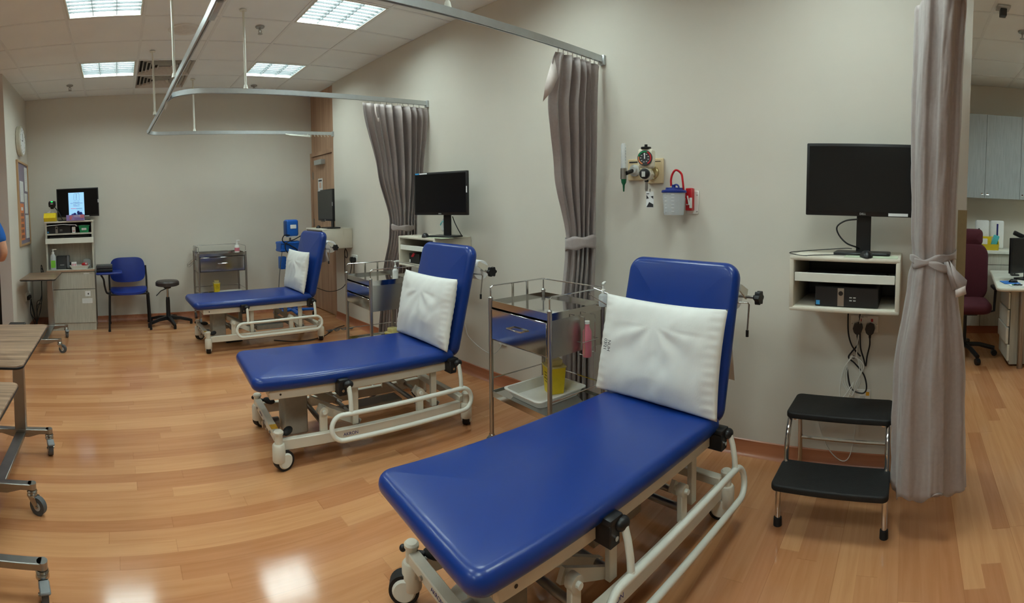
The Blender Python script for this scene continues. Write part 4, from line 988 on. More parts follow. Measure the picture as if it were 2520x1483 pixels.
# ------------------------------------------------------------------ two-step stool
st = thing('step_stool', 'black two-step stool with chrome legs under the right wall box', 'step stool', (2.17,.305,0))
def tread(x0, x1, z): 
    o = MB().slab(x1-x0,.505,.03,.03,.008,c=((x0+x1)/2-2.17,0,z-.015)).build('tread', M_BLACKPAD, st)
tread(2.035,2.27,.225); tread(2.30,2.56,.435)
for y in (-.235,.235):
    m = MB().tube(smooth_path([(-.055,y,.03),(-.058,y,.12),(-.05,y,.20)],6),.0125,10); l = m.build('leg', M_CHROME, st); MB().lathe([(0,0),(.019,0),(.018,.035),(.013,.036)],(-.055,y,0)).build('rubber_foot', M_RUBBER, l)
    m = MB().tube(smooth_path([(.06,y,.20),(.085,y,.225),(.095,y,.30),(.12,y,.36),(.17,y,.415)],8),.0125,10); m.build('riser', M_CHROME, st)
    m = MB().tube(smooth_path([(.40,y,.03),(.395,y,.2),(.37,y,.415)],6),.0125,10); l = m.build('leg', M_CHROME, st); MB().lathe([(0,0),(.019,0),(.018,.035),(.013,.036)],(.402,y,0)).build('rubber_foot', M_RUBBER, l)
    MB().tube([(-.05,y*.9,.195),(.06,y*.9,.195)],.009,8).build('side_bar', M_CHROME, st); MB().tube([(.15,y*.9,.402),(.37,y*.9,.402)],.009,8).build('side_bar', M_CHROME, st)
MB().tube([(.395,-.235,.20),(.395,.235,.20)],.010,8).build('stretcher', M_CHROME, st)
MB().tube([(-.05,-.235,.19),(-.05,.235,.19)],.008,8).build('stretcher', M_CHROME, st)

# ------------------------------------------------------------------ back left corner: cabinet with hutch
cb = thing('computer_cabinet', 'tall grey laminate cabinet with hutch in the back left corner', 'cabinet', (-.595,6.17,0))
w2 = .295
MB().box(-w2+.004,w2-.004,.012,.40,0,.09).build('plinth', M_LAM, cb)
MB().box(-w2,w2,.016,.41,.09,.73).build('carcass', M_LAMD, cb)
d_ = MB().box(-w2,w2,0,.016,.095,.505,.0015,1).build('door', M_LAM, cb)
MB().box(.17,.235,-.0012,0,.42,.485).build('door_sticker', M_PAPER, d_); MB().box(.20,.215,-.002,-.001,.44,.46).build('sticker_mark', M_INKB, d_)
MB().box(.13,.255,-.0012,0,.335,.395).build('notice', M_PAPER, d_)
m = MB()
for k in range(3): m.box(.14,.245,-.002,-.001,.35+.014*k,.353+.014*k)
m.build('notice_lines', M_LABEL, d_)
dr = MB().box(-w2,w2,0,.016,.513,.72,.0015,1).build('drawer', M_LAM, cb); MB().box(.16,.23,-.0015,0,.695,.708).build('drawer_label', M_PAPER, dr)
MB().box(-w2-.004,w2+.004,-.01,.43,.728,.752,.002,1).build('worktop', mat_wood('pale_worktop', (196,190,176), (210,204,190), 0, .4, 60), cb)
MB().box(-w2-.0045,w2+.0045,-.012,-.009,.729,.751).build('edge_strip', mat('edge_brown', (170,140,118), .5), cb)
for s in (-1,1): MB().box(s*w2-.009*s-.009,s*w2-.009*s+.009,.03,.42,.752,1.335).build('hutch_side', M_LAM, cb)
MB().box(-w2+.018,w2-.018,.24,.25,.752,1.08).build('niche_back', M_LAM, cb)
MB().box(-w2+.018,w2-.018,.40,.41,1.08,1.32).build('niche_back', M_LAMD, cb)
MB().box(-w2-.006,w2+.006,.02,.43,1.335,1.355,.002,1).build('hutch_top', mat_wood('pale_worktop', (196,190,176), (210,204,190), 0, .4, 60), cb)
MB().box(-w2+.018,w2-.018,.03,.40,1.185,1.203).build('shelf', M_LAM, cb)
MB().box(-w2-.003,w2+.003,.012,.03,1.078,1.145,.0015,1).build('keyboard_fascia', M_WHITEE, cb); MB().box(-w2+.018,w2-.018,.03,.40,1.08,1.095).build('keyboard_shelf', M_LAM, cb)
CX, CY = -.595, 6.17
t = pc((CX-.13,CY+.06,1.2035), PI/2, 'black desktop computer on the hutch shelf of the corner cabinet', .30,.26,.095)
t = thing('keyboard', 'black keyboard in the slot of the corner cabinet', 'keyboard', (CX,CY+.05,1.096)); MB().box(-.25,.25,0,.14,.03,.075,.004,1).build('case', M_BLACK, t)
t = thing('paper_stack', 'loose papers lying on top of the computer in the hutch', 'paper', (CX-.08,CY+.02,1.30)); m = MB(); pts = [(-.19,0),(-.1,.004),(.0,.012),(.08,.004),(.16,.0),(.18,-.02)]
m.add([(x,y,z+dz) for dz in (0,.006) for y in (0,.2) for x, z in pts], [(i,i+1,7+i,6+i) for i in range(5)]+[(12+i,13+i,19+i,18+i) for i in range(5)]+[(i,i+1,13+i,12+i) for i in range(5)]); m.build('sheets', M_PAPER, t)
t = thing('medicine_box', 'small white carton with a red stripe beside the hutch computer', 'box', (CX+.055,CY+.06,1.2035)); MB().box(-.02,.022,0,.04,0,.075,.001,1).build('carton', M_PAPER, t); MB().box(-.015,.016,-.001,0,.018,.026).build('stripe', M_RED, t)
t = thing('green_basket', 'green plastic basket on the hutch shelf at the right', 'basket', (CX+.185,CY+.06,1.2035))
m = MB(); m.add([(-.05,0,0),(.05,0,0),(.05,.1,0),(-.05,.1,0),(-.066,-.015,.085),(.066,-.015,.085),(.066,.115,.085),(-.066,.115,.085)],[(3,2,1,0),(0,1,5,4),(1,2,6,5),(2,3,7,6),(3,0,4,7)]); m.tube([(-.066,-.015,.085),(.066,-.015,.085),(.066,.115,.085),(-.066,.115,.085)],.005,6,True); o = m.build('basket_body', M_GREEN, t)
MB().box(-.03,.03,-.012,-.006,.028,.055,.002,1).build('cut_out', M_LABEL, t); MB().box(-.045,.045,.0,.08,.075,.09).build('contents', M_PAPER, t)
# on the hutch top
t = thing('storage_bin', 'yellow open bin of paper slips on top of the corner cabinet', 'bin', (CX-.235,CY+.06,1.3555))
m = MB(); W = .075
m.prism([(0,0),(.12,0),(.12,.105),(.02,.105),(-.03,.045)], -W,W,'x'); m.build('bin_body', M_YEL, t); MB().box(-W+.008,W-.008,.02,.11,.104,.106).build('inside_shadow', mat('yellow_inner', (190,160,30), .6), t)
m = MB(); m.add([(-.03,.02,.09),(.0,.03,.10),(.02,.05,.165),(-.005,.045,.16)],[(0,1,2,3)]); m.add([(.01,.01,.08),(.05,.02,.085),(.06,.05,.105),(.03,.06,.12)],[(0,1,2,3)]); m.add([(-.05,.0,.06),(-.02,.0,.065),(-.01,.05,.13),(-.04,.06,.12)],[(0,1,2,3)]); m.build('paper_slips', M_PAPER, t)
t = thing('barcode_scanner', 'black barcode scanner with a green light on a bent stand', 'scanner', (CX-.10,CY+.10,1.3555))
m = MB().slab(.11,.09,.012,.02,.004,c=(.02,0,.006)); m.build('stand_base', M_BLACK, t); MB().tube(smooth_path([(.02,0,.01),(.0,0,.05),(-.02,0,.10),(-.06,-.01,.16),(-.09,-.02,.19)],8),.006,8).build('stand_neck', M_BLACK, t)
m = MB(); m.M = Matrix.Translation((-.10,-.03,.215)) @ Matrix.Rotation(.35,4,'X'); m.box(-.045,.045,-.03,.03,-.035,.035,.014,2); m.box(-.025,.02,-.02,.03,-.06,-.03,.008,1); m.build('scanner_head', M_BLACK, t)
MB().ball((-.10,-.055,.24),.015,.008,.011).build('green_light', M_LED, t); MB().box(-.115,-.085,-.066,-.06,.214,.222).build('print', M_PAPER, t)
t = thing('glove_box', 'lilac glove box with a blue glove poking out, on the corner cabinet', 'box', (CX+.085,CY+.01,1.3555))
MB().box(-.11,.11,0,.10,0,.07,.001,1).build('carton', M_PURPLE, t)
m = MB().ball((-.055,-.001,.03),.016,.002,.02,12,6)
for k in range(4): m.cyl((-.062+.009*k,-.002,.042),(-.064+.012*k,-.002,.062),.004,seg=6)
m.build('hand_print', M_PINK, t); MB().box(.06,.1105,-.001,0,.03,.07).build('pink_patch', M_PINK, t)
text('MAXTER', .022, (.025,-.0015,.053), RY, M_PAPER, t, ext=.0002); MB().box(-.01,.1,-.0012,0,.01,.03).build('small_print', mat('lilac_dark', (124,104,160), .6), t)
m = MB()
for k in range(6): m.ball((-.03+.025*k,.04,.07+.012*math.sin(k*2.1)),.02,.03,.016+.01*(k==4),8,6)
m.ball((.04,.04,.095),.018,.02,.025,8,6); m.build('glove', M_CHAIRB, t)
# corner monitor with a lit page
mn4 = thing('monitor', 'black monitor with a lit pale blue page on the corner cabinet', 'monitor', (-.485,6.36,1.3555), 0, 'flat black monitors')
zc = .225; mw, mh = .53,.36
MB().box(-mw/2,mw/2,0,.028,zc-mh/2,zc+mh/2,.005,2).build('housing', M_BLACK, mn4); MB().box(-mw/2+.012,mw/2-.012,-.0012,.0005,zc-mh/2+.02,zc+mh/2-.012).build('screen', M_SCREEN, mn4)
MB().box(-.03,.03,.03,.045,0,zc).build('neck', M_BLACK, mn4); MB().slab(.24,.17,.012,.02,.004,c=(.03,.02,.006)).build('foot_plate', M_BLACK, mn4)
MB().box(mw/2-.012,mw/2-.002,-.0015,0,zc-.01,zc+.03).build('sticker', M_PAPER, mn4); MB().box(.06,.14,-.0015,0,zc-mh/2+.003,zc-mh/2+.012).build('sticker', M_PAPER, mn4)
pg = MB().box(-.115,.082,-.0022,-.0012,zc-mh/2+.022,zc+mh/2-.055).build('page', M_SCRBLUE, mn4); yy_ = -.0030
for body, z, sz in (('Invest in the',.005,.016),('NEXT GENERATION',-.010,.017),('Shoes - with',-.028,.016),('GOMBrane',-.044,.016),('Find out more',-.098,.012)):
    text(body, sz, (-.016+(.04 if sz == .012 else 0),yy_,zc+z), RY, M_SCRINK, mn4, 'page_lettering', ext=.0001)
m = MB()
for s in (-.03,.008):
    m.tube([(s-.014,yy_,zc+.03),(s-.017,yy_,zc+.08),(s-.012,yy_,zc+.115),(s+.004,yy_,zc+.12),(s+.014,yy_,zc+.10),(s+.014,yy_,zc+.03),(s,yy_,zc+.022)],.0012,4,True)
m.build('page_drawing', M_SCRINK, mn4)
MB().box(-.09,-.02,yy_,yy_+.0005,zc-.078,zc-.073).build('page_rule_red', M_SCRRED, mn4); MB().box(-.02,.055,yy_,yy_+.0005,zc-.078,zc-.073).build('page_rule_blue', M_SCRINK, mn4)
# on the worktop
t = pump_bottle((CX-.215,CY+.05,.7525), 'tall white pump bottle with a green label on the cabinet worktop', M_CLEAR, None, h=.20, r=.036)
MB().box(-.028,.028,-.0375,-.036,.03,.12).build('green_label', mat('lime_label', (120,190,60), .5), t); t.rotation_euler[2] = .1
t = thing('label_printer', 'black and grey label printer in the cabinet niche', 'printer', (CX-.105,CY+.10,.7525))
MB().box(-.075,.05,0,.12,0,.165,.006,1).build('body', M_DARKG, t); MB().box(.05,.085,.0,.12,.01,.168,.014,2).build('door', mat('mid_grey', (110,112,116), .4), t)
MB().box(-.03,.02,-.0012,0,.05,.056).build('print', M_LABEL, t); MB().box(.0855,.088,.02,.035,.09,.105).build('button', M_AMBER, t); MB().cyl((.09,.06,.05),(.115,.06,.05),.03).build('roll_hub', M_BLACK, t)
t = tray((CX+.11,CY+.10,.7525), 0, 'white tray holding small packets on the cabinet worktop', .24,.16,.045)
t = thing('medicine_box', 'small carton with red print in the worktop tray', 'box', (CX+.04,CY+.10,.762)); MB().box(-.035,.03,0,.03,0,.075,.001,1).build('carton', M_PAPER, t)
m = MB()
for k in range(3): m.box(-.028+.02*k,-.018+.02*k,-.001,0,.02,.055)
m.build('print', M_PINK, t)
t = thing('red_pouch', 'red and white pouch in the worktop tray', 'pouch', (CX+.17,CY+.11,.775)); m = MB().ball((0,0,.03),.04,.03,.022,14,8); m.build('pouch_body', M_RED, t); m = MB().ball((.018,-.018,.036),.014,.012,.012); m.build('white_spot', M_PAPER, t)
t = thing('storage_bin', 'clear upturned tub at the back of the worktop tray', 'tub', (CX+.20,CY+.17,.7525)); MB().lathe([(.055,0),(.05,.10),(.03,.115),(0,.118)],seg=24).build('tub_body', M_CLEAR, t)
t = thing('wall_socket', 'wall socket with plugs and hanging black cables beside the cabinet', 'socket', (XL,6.10,.45)); MB().box(0,.012,-.10,.10,-.05,.05,.004,1).build('face_plate', M_WHITE, t)
m = MB().box(.012,.05,-.07,-.01,-.04,.01,.01,2); m.build('plug_body', M_BLACK, t); MB().box(.012,.05,.02,.06,-.035,.01,.01,2).build('plug_body', M_BLACK, t)
m = MB()
for k in range(5):
    r1, r2 = random.uniform(-.03,.03), random.uniform(-.05,.05)
    MB().tube(smooth_path([(.05,-.04+.02*k,-.04),(.07+r1,-.02,-.2),(.1,.03+r2,-.30-.02*k),(.14+r1,.06,-.22+.03*k),(.17,.10,-.05+r2),(.17,.16,.15+.05*k),(.19,.2,.28)],8),.0045,7).build('cord', M_BLACK, t)
m.bm.free()

# clock and pinboard on the left wall
t = thing('wall_clock', 'round wall clock above the pinboard', 'clock', (XL,5.99,2.335))
MB().lathe([(.17,0),(.18,.01),(.18,.05),(.165,.062),(.16,.05),(.16,.0)],(0,0,0),40,'x').build('clock_case', mat('pale_steel', (206,202,186), .3, .3), t)
MB().lathe([(.0,.058),(.162,.058)],(0,0,0),40,'x').build('clock_face', M_PAPER, t)
for k in range(12):
    a = k*PI/6; MB().box(.059,.0595,.13*math.sin(a)-.006,.13*math.sin(a)+.006,.13*math.cos(a)-.006,.13*math.cos(a)+.006).build('hour_mark', M_INKB, t)
m = MB().box(.060,.061,-.005,.005,0,.09); m.box(.060,.061,-.06,0,-.005,.005); m.build('hands', M_INKB, t)
t = thing('pinboard', 'wood-framed mauve pinboard on the left wall below the clock', 'noticeboard', (XL,6.13,1.59))
MB().box(.001,.012,-.32,.32,-.49,.49).build('felt', M_GREYPIN, t)
WF = mat_wood('pine_frame', (178,142,104), (198,164,124), 2, .5, 14)
m = MB().box(0,.024,-.345,-.315,-.51,.51,.002,1); m.box(0,.024,.315,.345,-.51,.51,.002,1); m.box(0,.024,-.32,.32,-.51,-.485,.002,1); m.box(0,.024,-.32,.32,.485,.51,.002,1); m.build('frame', WF, t)
def sheet(y0,y1,z0,z1,label,m_=M_PAPER,extra=None):
    q = thing('pinned_sheet', label, 'sheet', (XL+.013,6.13+(y0+y1)/2,1.59+(z0+z1)/2), 0, 'sheets on the pinboard'); a, c = (y1-y0)/2, (z1-z0)/2
    MB().box(0,.002,-a,a,-c,c).build('sheet', m_, q)
    if extra: extra(q,a,c)
def lines(q,a,c):
    m = MB()
    for k in range(7): m.box(.002,.0023,-a*.7,a*.6,c*.7-k*c*.16,c*.7-k*c*.16+.004)
    m.build('print', M_LABEL, q)
def photos(q,a,c):
    for i in range(3):
        for j_ in range(5): MB().box(.002,.0023,-a*.8+i*a*.55,-a*.8+i*a*.55+a*.35,-c*.9+j_*c*.3,-c*.9+j_*c*.3+c*.18).build('portrait', M_DARKG, q)
    MB().box(.002,.0023,-a*.5,a*.5,c*.62,c*.8).build('heading', M_PAPER, q)
sheet(-.22,.0,.02,.27,'white note with rounded corners at the upper left of the pinboard',M_PAPER,lines)
sheet(-.26,-.03,-.44,.0,'orange poster with small portraits at the lower left of the pinboard',M_ORANGE,photos)
sheet(.10,.29,.16,.46,'white page at the upper right of the pinboard',M_PAPER,lines)
sheet(.05,.24,-.12,.13,'white page in the middle right of the pinboard',M_PAPER,lines)
sheet(.06,.28,-.43,-.14,'white page with a dark edge at the lower right of the pinboard',M_PAPER,lines)

# tablet-arm chair
ch = thing('tablet_chair', 'blue chair with black legs and a writing tablet arm by the back wall', 'chair', (.11,6.25,0), 0)
def panel(fn, nu=16, nv=12):
    m = MB(); vs = []
    for s in (0,1):
        for j_ in range(nv+1):
            for i in range(nu+1):
                u, v = -1+2*i/nu, -1+2*j_/nv
                k = 1/max(1, (abs(u)**4+abs(v)**4)**.25); vs.append(fn(u*k, v*k, s))
    n = nu+1; o_ = (nv+1)*n
    for b0 in (0,o_): m.bm.verts.ensure_lookup_table()
    fs = [(j_*n+i,j_*n+i+1,(j_+1)*n+i+1,(j_+1)*n+i) for j_ in range(nv) for i in range(nu)]
    fs += [tuple(o_+q for q in f[::-1]) for f in fs]
    rim = [i for i in range(n)]+[j_*n+nu for j_ in range(1,nv+1)]+[nv*n+i for i in range(nu-1,-1,-1)]+[j_*n for j_ in range(nv-1,0,-1)]
    fs += [(rim[i],rim[(i+1)%len(rim)],o_+rim[(i+1)%len(rim)],o_+rim[i]) for i in range(len(rim))]
    return m.add(vs, fs, True)
panel(lambda u,v,s: (u*.225*(1-.06*max(0,v)), .235-.05*u*u*-1-.05-.05*(v)*-.6+(-.03 if s else 0)*(1-.4*(u*u+v*v)/2), .70+v*.155)).build('backrest', M_CHAIRB, ch)
panel(lambda u,v,s: (u*.225, v*.20, .452+.018*u*u-.02*max(0,-v)**2+(.032 if s else 0)*(1-.4*(u*u+v*v)/2))).build('seat', M_CHAIRB, ch)
m = MB().tube([(-.235,.19,.44),(.235,.19,.44),(.235,-.17,.44),(-.235,-.17,.44)],.012,8,True); m.build('seat_frame', M_BLACK, ch)
for s in (-1,1):
    l = MB().tube([(s*.235,-.16,.45),(s*.25,-.20,.02)],.0125,10).build('leg', M_BLACK, ch); MB().cyl((s*.25,-.20,.0),(s*.25,-.20,.025),.016).build('foot_cap', M_RUBBER, l)
    l = MB().tube([(s*.235,.16,.44),(s*.25,.24,.02)],.0125,10).build('leg', M_BLACK, ch); MB().cyl((s*.25,.24,.0),(s*.25,.24,.025),.016).build('foot_cap', M_RUBBER, l)
    MB().tube([(s*.235,.17,.44),(s*.238,.21,.60),(s*.232,.24,.74)],.012,8).build('back_post', M_BLACK, ch)
MB().tube(smooth_path([(-.235,-.14,.45),(-.27,-.16,.47),(-.29,-.17,.55),(-.30,-.17,.63),(-.33,-.17,.685)],6),.012,8).build('arm_post', M_BLACK, ch)
MB().slab(.32,.30,.022,.04,.008,c=(-.23,-.07,.70)).build('tablet', M_CHAIRB, ch)
t = thing('black_case', 'black lidded case lying on the writing tablet of the chair', 'case', (-.178,6.20,.7125)); MB().box(-.10,.10,-.09,.09,0,.04,.01,2).build('case_base', M_BLACK, t); MB().box(-.10,.10,-.09,.09,.042,.085,.012,2).build('case_lid', M_DARKG, t)
# round stool
sl = thing('round_stool', 'dark round stool on a five-star base beside the blue chair', 'stool', (.60,6.30,0))
MB().lathe([(0,.488),(.13,.488),(.15,.498),(.15,.535),(.135,.552),(.06,.558),(0,.559)],seg=36).build('seat', M_STOOL, sl)
m = MB().lathe([(.055,.488),(.045,.46),(.02,.45),(.014,.45)]); m.build('seat_plate', M_BLACK, sl); MB().cyl((0,0,.46),(0,0,.30),.013).build('gas_column', M_CHROME, sl)
m = MB().lathe([(.0,.345),(.022,.345),(.026,.30),(.027,.12),(.035,.09),(.04,.06),(0,.06)]); m.build('column_sleeve', M_BLACK, sl)
MB().tube([(-.02,-.02,.455),(-.09,-.06,.435),(-.15,-.08,.38)],.006,8).build('height_lever', M_BLACK, sl)
for k in range(5):
    a = math.radians(-80+72*k); dx, dy = math.cos(a), math.sin(a)
    m = MB(); m.M = Matrix.Rotation(a,4,'Z'); vs = []
    for x, z0, z1, hw in ((.02,.065,.11,.026),(.15,.06,.095,.022),(.27,.035,.065,.018),(.30,.03,.055,.014)): vs += [(x,-hw,z0),(x,hw,z0),(x,hw*.8,z1),(x,-hw*.8,z1)]
    m.add(vs, [(i*4+q,i*4+(q+1)%4,(i+1)*4+(q+1)%4,(i+1)*4+q) for i in range(3) for q in range(4)]+[(0,3,2,1),(12,13,14,15)]); l = m.build('base_arm', M_BLACK, sl)
    m = MB().cyl((dx*.285,dy*.285,.0),(dx*.285,dy*.285,.04),.018); m.build('glide', M_BLACK, l)

# blood pressure monitor on a stand
bp = thing('vital_signs_stand', 'blue vital signs monitor on a wheeled stand behind the farthest couch', 'monitor stand', (2.18,6.08,0))
MB().cyl((.0,.05,.1),(.0,.05,1.15),.014).build('pole', M_STEELB, bp)
m = MB().box(-.085,.085,-.06,.06,1.05,1.265,.03,4); m.build('unit_housing', M_BLUEP, bp)
MB().box(-.03,.05,-.0635,-.058,1.15,1.20,.003,1).build('unit_label', M_PAPER, bp); MB().box(-.087,-.05,-.055,.05,1.06,1.25,.01,2).build('unit_side', mat('deep_blue', (20,66,130), .4), bp)
m = MB(); 
for z in (.88,.97): m.tube([(-.17,-.09,z),(.12,-.09,z),(.12,.09,z),(-.17,.09,z)],.018,8,True)
m.box(-.17,.12,-.09,.09,.865,.875); m.box(-.16,.11,-.1,-.085,.875,.965,.004,1); m.box(-.178,-.165,-.09,.09,.875,.96,.004,1); m.box(.112,.124,-.09,.09,.875,.96,.004,1); m.box(-.16,.11,.085,.095,.875,.96,.004,1); m.build('basket', M_BLUEP, bp)
m = MB().box(-.17,-.09,-.05,.05,.64,.80,.01,2); m.build('cuff_holder', M_BLUEP, bp)
m = MB().tube(smooth_path([(-.05,-.08,1.07),(-.13,-.1,1.07),(-.15,-.1,1.0),(-.05,-.12,.94),(.05,-.12,.87),(.1,-.1,.8)],8),.007,8); m.build('hose', M_BLACK, bp)
MB().tube(smooth_path([(.1,-.1,1.06),(.0,-.13,1.02),(-.12,-.12,.97),(-.1,-.12,.86),(.02,-.13,.82),(.1,-.12,.9)],8),.006,8).build('hose', M_BLACK, bp)
MB().tube(smooth_path([(-.15,-.08,.9),(-.19,-.1,.7),(-.22,-.1,.4),(-.2,-.1,.1)],8),.005,8).build('cord', M_GREYR, bp)
m = MB()
for a in (-160,-95,-20,50,120):
    a = math.radians(a); m.M = Matrix.Translation((0,.03,0)) @ Matrix.Rotation(a,4,'Z'); m.box(0,.30,-.028,.028,.085,.115,.01,2)
m.build('star_base', M_BLUEP, bp)
for a in (-160,-95,-20,50,120):
    a = math.radians(a); x, y = .28*math.cos(a), .03+.28*math.sin(a); MB().cyl((x-.012,y,.038),(x+.012,y,.038),.038).build('castor', M_BLACK, bp)
MB().box(-.06,.06,-.08,.02,1.04,1.055).build('bracket', M_LABEL, bp)

# ------------------------------------------------------------------ overbed tables
def overbed(label, px, py, ztop, tx0, tx1, ty0, ty1, bx0, ynear, group='wood-topped overbed tables', xl=-.56):
    # H base: two bars along x at py (far) and ynear (near), joined by a bar along y, post on the far bar
    t = thing('overbed_table', label, 'overbed table', (px,py,0), 0, group); zb = .115
    m = MB().slab(tx1-tx0,ty1-ty0,.018,.035,.005,c=((tx0+tx1)/2-px,(ty0+ty1)/2-py,ztop-.009)); m.build('tabletop', M_TABLE, t)
    m = MB().slab(tx1-tx0+.004,ty1-ty0+.004,.012,.037,.004,c=((tx0+tx1)/2-px,(ty0+ty1)/2-py,ztop-.013)); m.build('edge_band', M_BLACK, t)
    pc_ = bx0
    MB().box(pc_-.035,pc_+.035,-.02,.02,zb,ztop-.04,.004,1).build('post', M_STEELB, t)
    MB().box(pc_-.05,pc_+.05,-.03,.05,ztop-.045,ztop-.02,.004,1).build('top_bracket', M_BLACK, t)
    yn = ynear-py
    for y in (0,yn):
        m = MB().box(xl,-.03,y-.021,y+.021,zb,zb+.028,.003,1); m.cyl((-.03,y,zb),(-.03,y,zb+.028),.021,seg=20); m.prism([(pc_-.12,zb),(pc_+.12,zb),(pc_+.05,zb-.02),(pc_-.05,zb-.02)], y-.015,y+.015,'y'); m.build('base_bar', M_STEELB, t)
    MB().box(pc_-.03,pc_+.03,yn,0,zb-.012,zb+.012,.003,1).build('cross_bar', M_STEELB, t)
    for x, y, a in ((-.03,0,-1.3),(-.03,yn,-.5),(xl+.02,0,.6),(xl+.02,yn,.4)):
        dx, dy = math.cos(a), math.sin(a); wx, wy = x+dx*.035, y+dy*.035; ax = V((-dy,dx,0)); P = V((wx,wy,.042))
        m = MB().lathe([(.022,.112),(.026,.104),(.022,.098),(.026,.09),(.026,.082),(0,.082)][::-1],(x,y,0),20)
        for s in (-1,1):
            q = V((x,y,.085)); A = ax*.016*s
            vs = [q+A+V((-dx*.02,-dy*.02,0)), q+A+V((dx*.03,dy*.03,0)), P+A+V((dx*.012,dy*.012,0)), P+A+V((-dx*.01,-dy*.01,-.008))]
            vs2 = [v+ax*.002*s for v in vs]; m.add(vs+vs2, [(0,1,2,3),(4,5,6,7),(0,1,5,4),(1,2,6,5),(2,3,7,6),(3,0,4,7)])
        m.cyl(P-ax*.022,P+ax*.022,.007,seg=10); c = m.build('castor_fork', M_STEEL, t)
        MB().cyl(P-ax*.013,P+ax*.013,.042,seg=28).build('castor_wheel', M_GREYR, c)
        m = MB(); m.cyl(P-ax*.0135,P+ax*.0135,.02,seg=20); m.build('wheel_hub', M_LABEL, c)
        if a in (-1.3,-.5) : pass
        if (x,y) == (-.03,0) or label.endswith('edge'):
            q = V((x,y,.07)); m = MB(); m.M = Matrix.Translation(q+V((dx,dy,0))*.06+V((0,0,.012))) @ Matrix.Rotation(a,4,'Z') @ Matrix.Rotation(.2,4,'Y'); m.box(-.025,.03,-.02,.02,-.004,.008,.004,1); m.box(-.03,-.01,-.02,.02,-.02,.005,.004,1); m.build('brake_lever', mat('grey_plastic', (128,132,134), .4), c)
    return t
overbed('wood-topped overbed table in front of the corner cabinet', -.615,5.86, .735, -1.10,-.70, 5.46,6.14, -.20, 5.19, xl=-.50)
overbed('wood-topped overbed table at the left edge, in the middle of the three', -.43,2.98, .80, -1.0,-.42, 2.06,2.87, -.20, 2.36)
overbed('overbed table nearest the camera with a brake castor at the bottom left edge', -.30,1.82, .785, -1.05,-.40, 1.20,1.90, -.42, 1.2)
t = thing('folder', 'pale blue folder lying on the overbed table at the left edge', 'folder', (-.52,1.66,.7865), .1); MB().box(-.10,.055,-.15,.11,0,.006,.001,1).build('cover', mat('pale_blue_card', (190,206,226), .6), t); MB().box(-.10,.02,-.15,.16,.006,.010).build('sheets', mat('blue_card', (90,120,190), .6), t)

# ------------------------------------------------------------------ office corner at the right
oc = thing('base_cabinet', 'grey base cabinets with a white worktop along the office wall', 'cabinet', (5.72,-1.3,0))
MB().box(.04,.47,-1.2,1.3,0,.09).build('plinth', M_SKIRT, oc); MB().box(.018,.47,-1.2,1.3,.09,.93).build('carcass', M_LAMD, oc)
for k in range(6):
    y = 1.3-.42*k; MB().box(0,.018,y-.417,y-.003,.095,.80,.0015,1).build('door', M_LAM, oc)
    MB().box(0,.018,y-.417,y-.003,.806,.925,.0015,1).build('drawer', M_LAM, oc)
MB().box(-.03,.475,-1.2,1.32,.93,.97,.006,2).build('worktop', M_WHITEE, oc)
uc = thing('wall_cabinet', 'grey wall cabinets hanging in the office corner', 'cabinet', (5.85,-1.3,1.57)); MB().box(.018,.345,-1.2,1.3,0,.97).build('carcass', M_LAM, uc)
for k, (y0, y1) in enumerate(((.44,1.3),(.02,.437),(-.4,.017),(-.82,-.403))):
    q = MB().box(0,.018,y0,y1,.0,.97,.0015,1).build('door', mat_wood('blue_grey_laminate', (158,166,168), (172,180,182), 2, .45, 90) if 'blue_grey_laminate' not in bpy.data.materials else bpy.data.materials['blue_grey_laminate'], uc)
    yk = y0+.03 if k == 0 else y1-.03
    m = MB().cyl((-.004,yk,.05),(0,yk,.05),.011); m.tube([(-.004,yk-.015,.04),(-.018,yk-.015,.04),(-.018,yk+.015,.04),(-.004,yk+.015,.04)],.003,6); m.build('handle', M_CHROME, q)
# desk
dk = thing('desk', 'white L-shaped desk top on a steel pole leg at the right edge', 'desk', (4.35,-.80,0))
out = [(0,-.10)]+[(.06-.06*math.cos(math.radians(a)),-.06+.06*math.sin(math.radians(a))-.0) for a in range(0,91,15)]+[(1.33,-.14),(1.33,-1.2),(0,-1.2)]
m = MB(); m.prism(out, .715,.745,'z'); m.build('desk_top', M_WHITEE, dk); m = MB()
op = out[1:8]; m.tube([(x,y,.73) for x,y in [(0,-1.2),(0,-.1)]+op+[(1.33,-.14)]],.0155,8); m.build('edge_trim', M_CREAM, dk)
MB().cyl((.10,-.235,0),(.10,-.235,.715),.028,seg=24).build('pole_leg', M_STEELB, dk)
pd = thing('drawer_pedestal', 'grey drawer pedestal with slightly open drawers under the desk', 'pedestal', (4.50,-.935,0)); MB().box(0,.42,-.9,-.01,.02,.70).build('carcass', M_LAM, pd)
for k in range(4):
    z = .05+.16*k; MB().box(.005,.415,-.01+.004*((k*7)%4),.012+.008*((k*5)%3),z,z+.15,.002,1).build('drawer', M_WHITEE, pd)
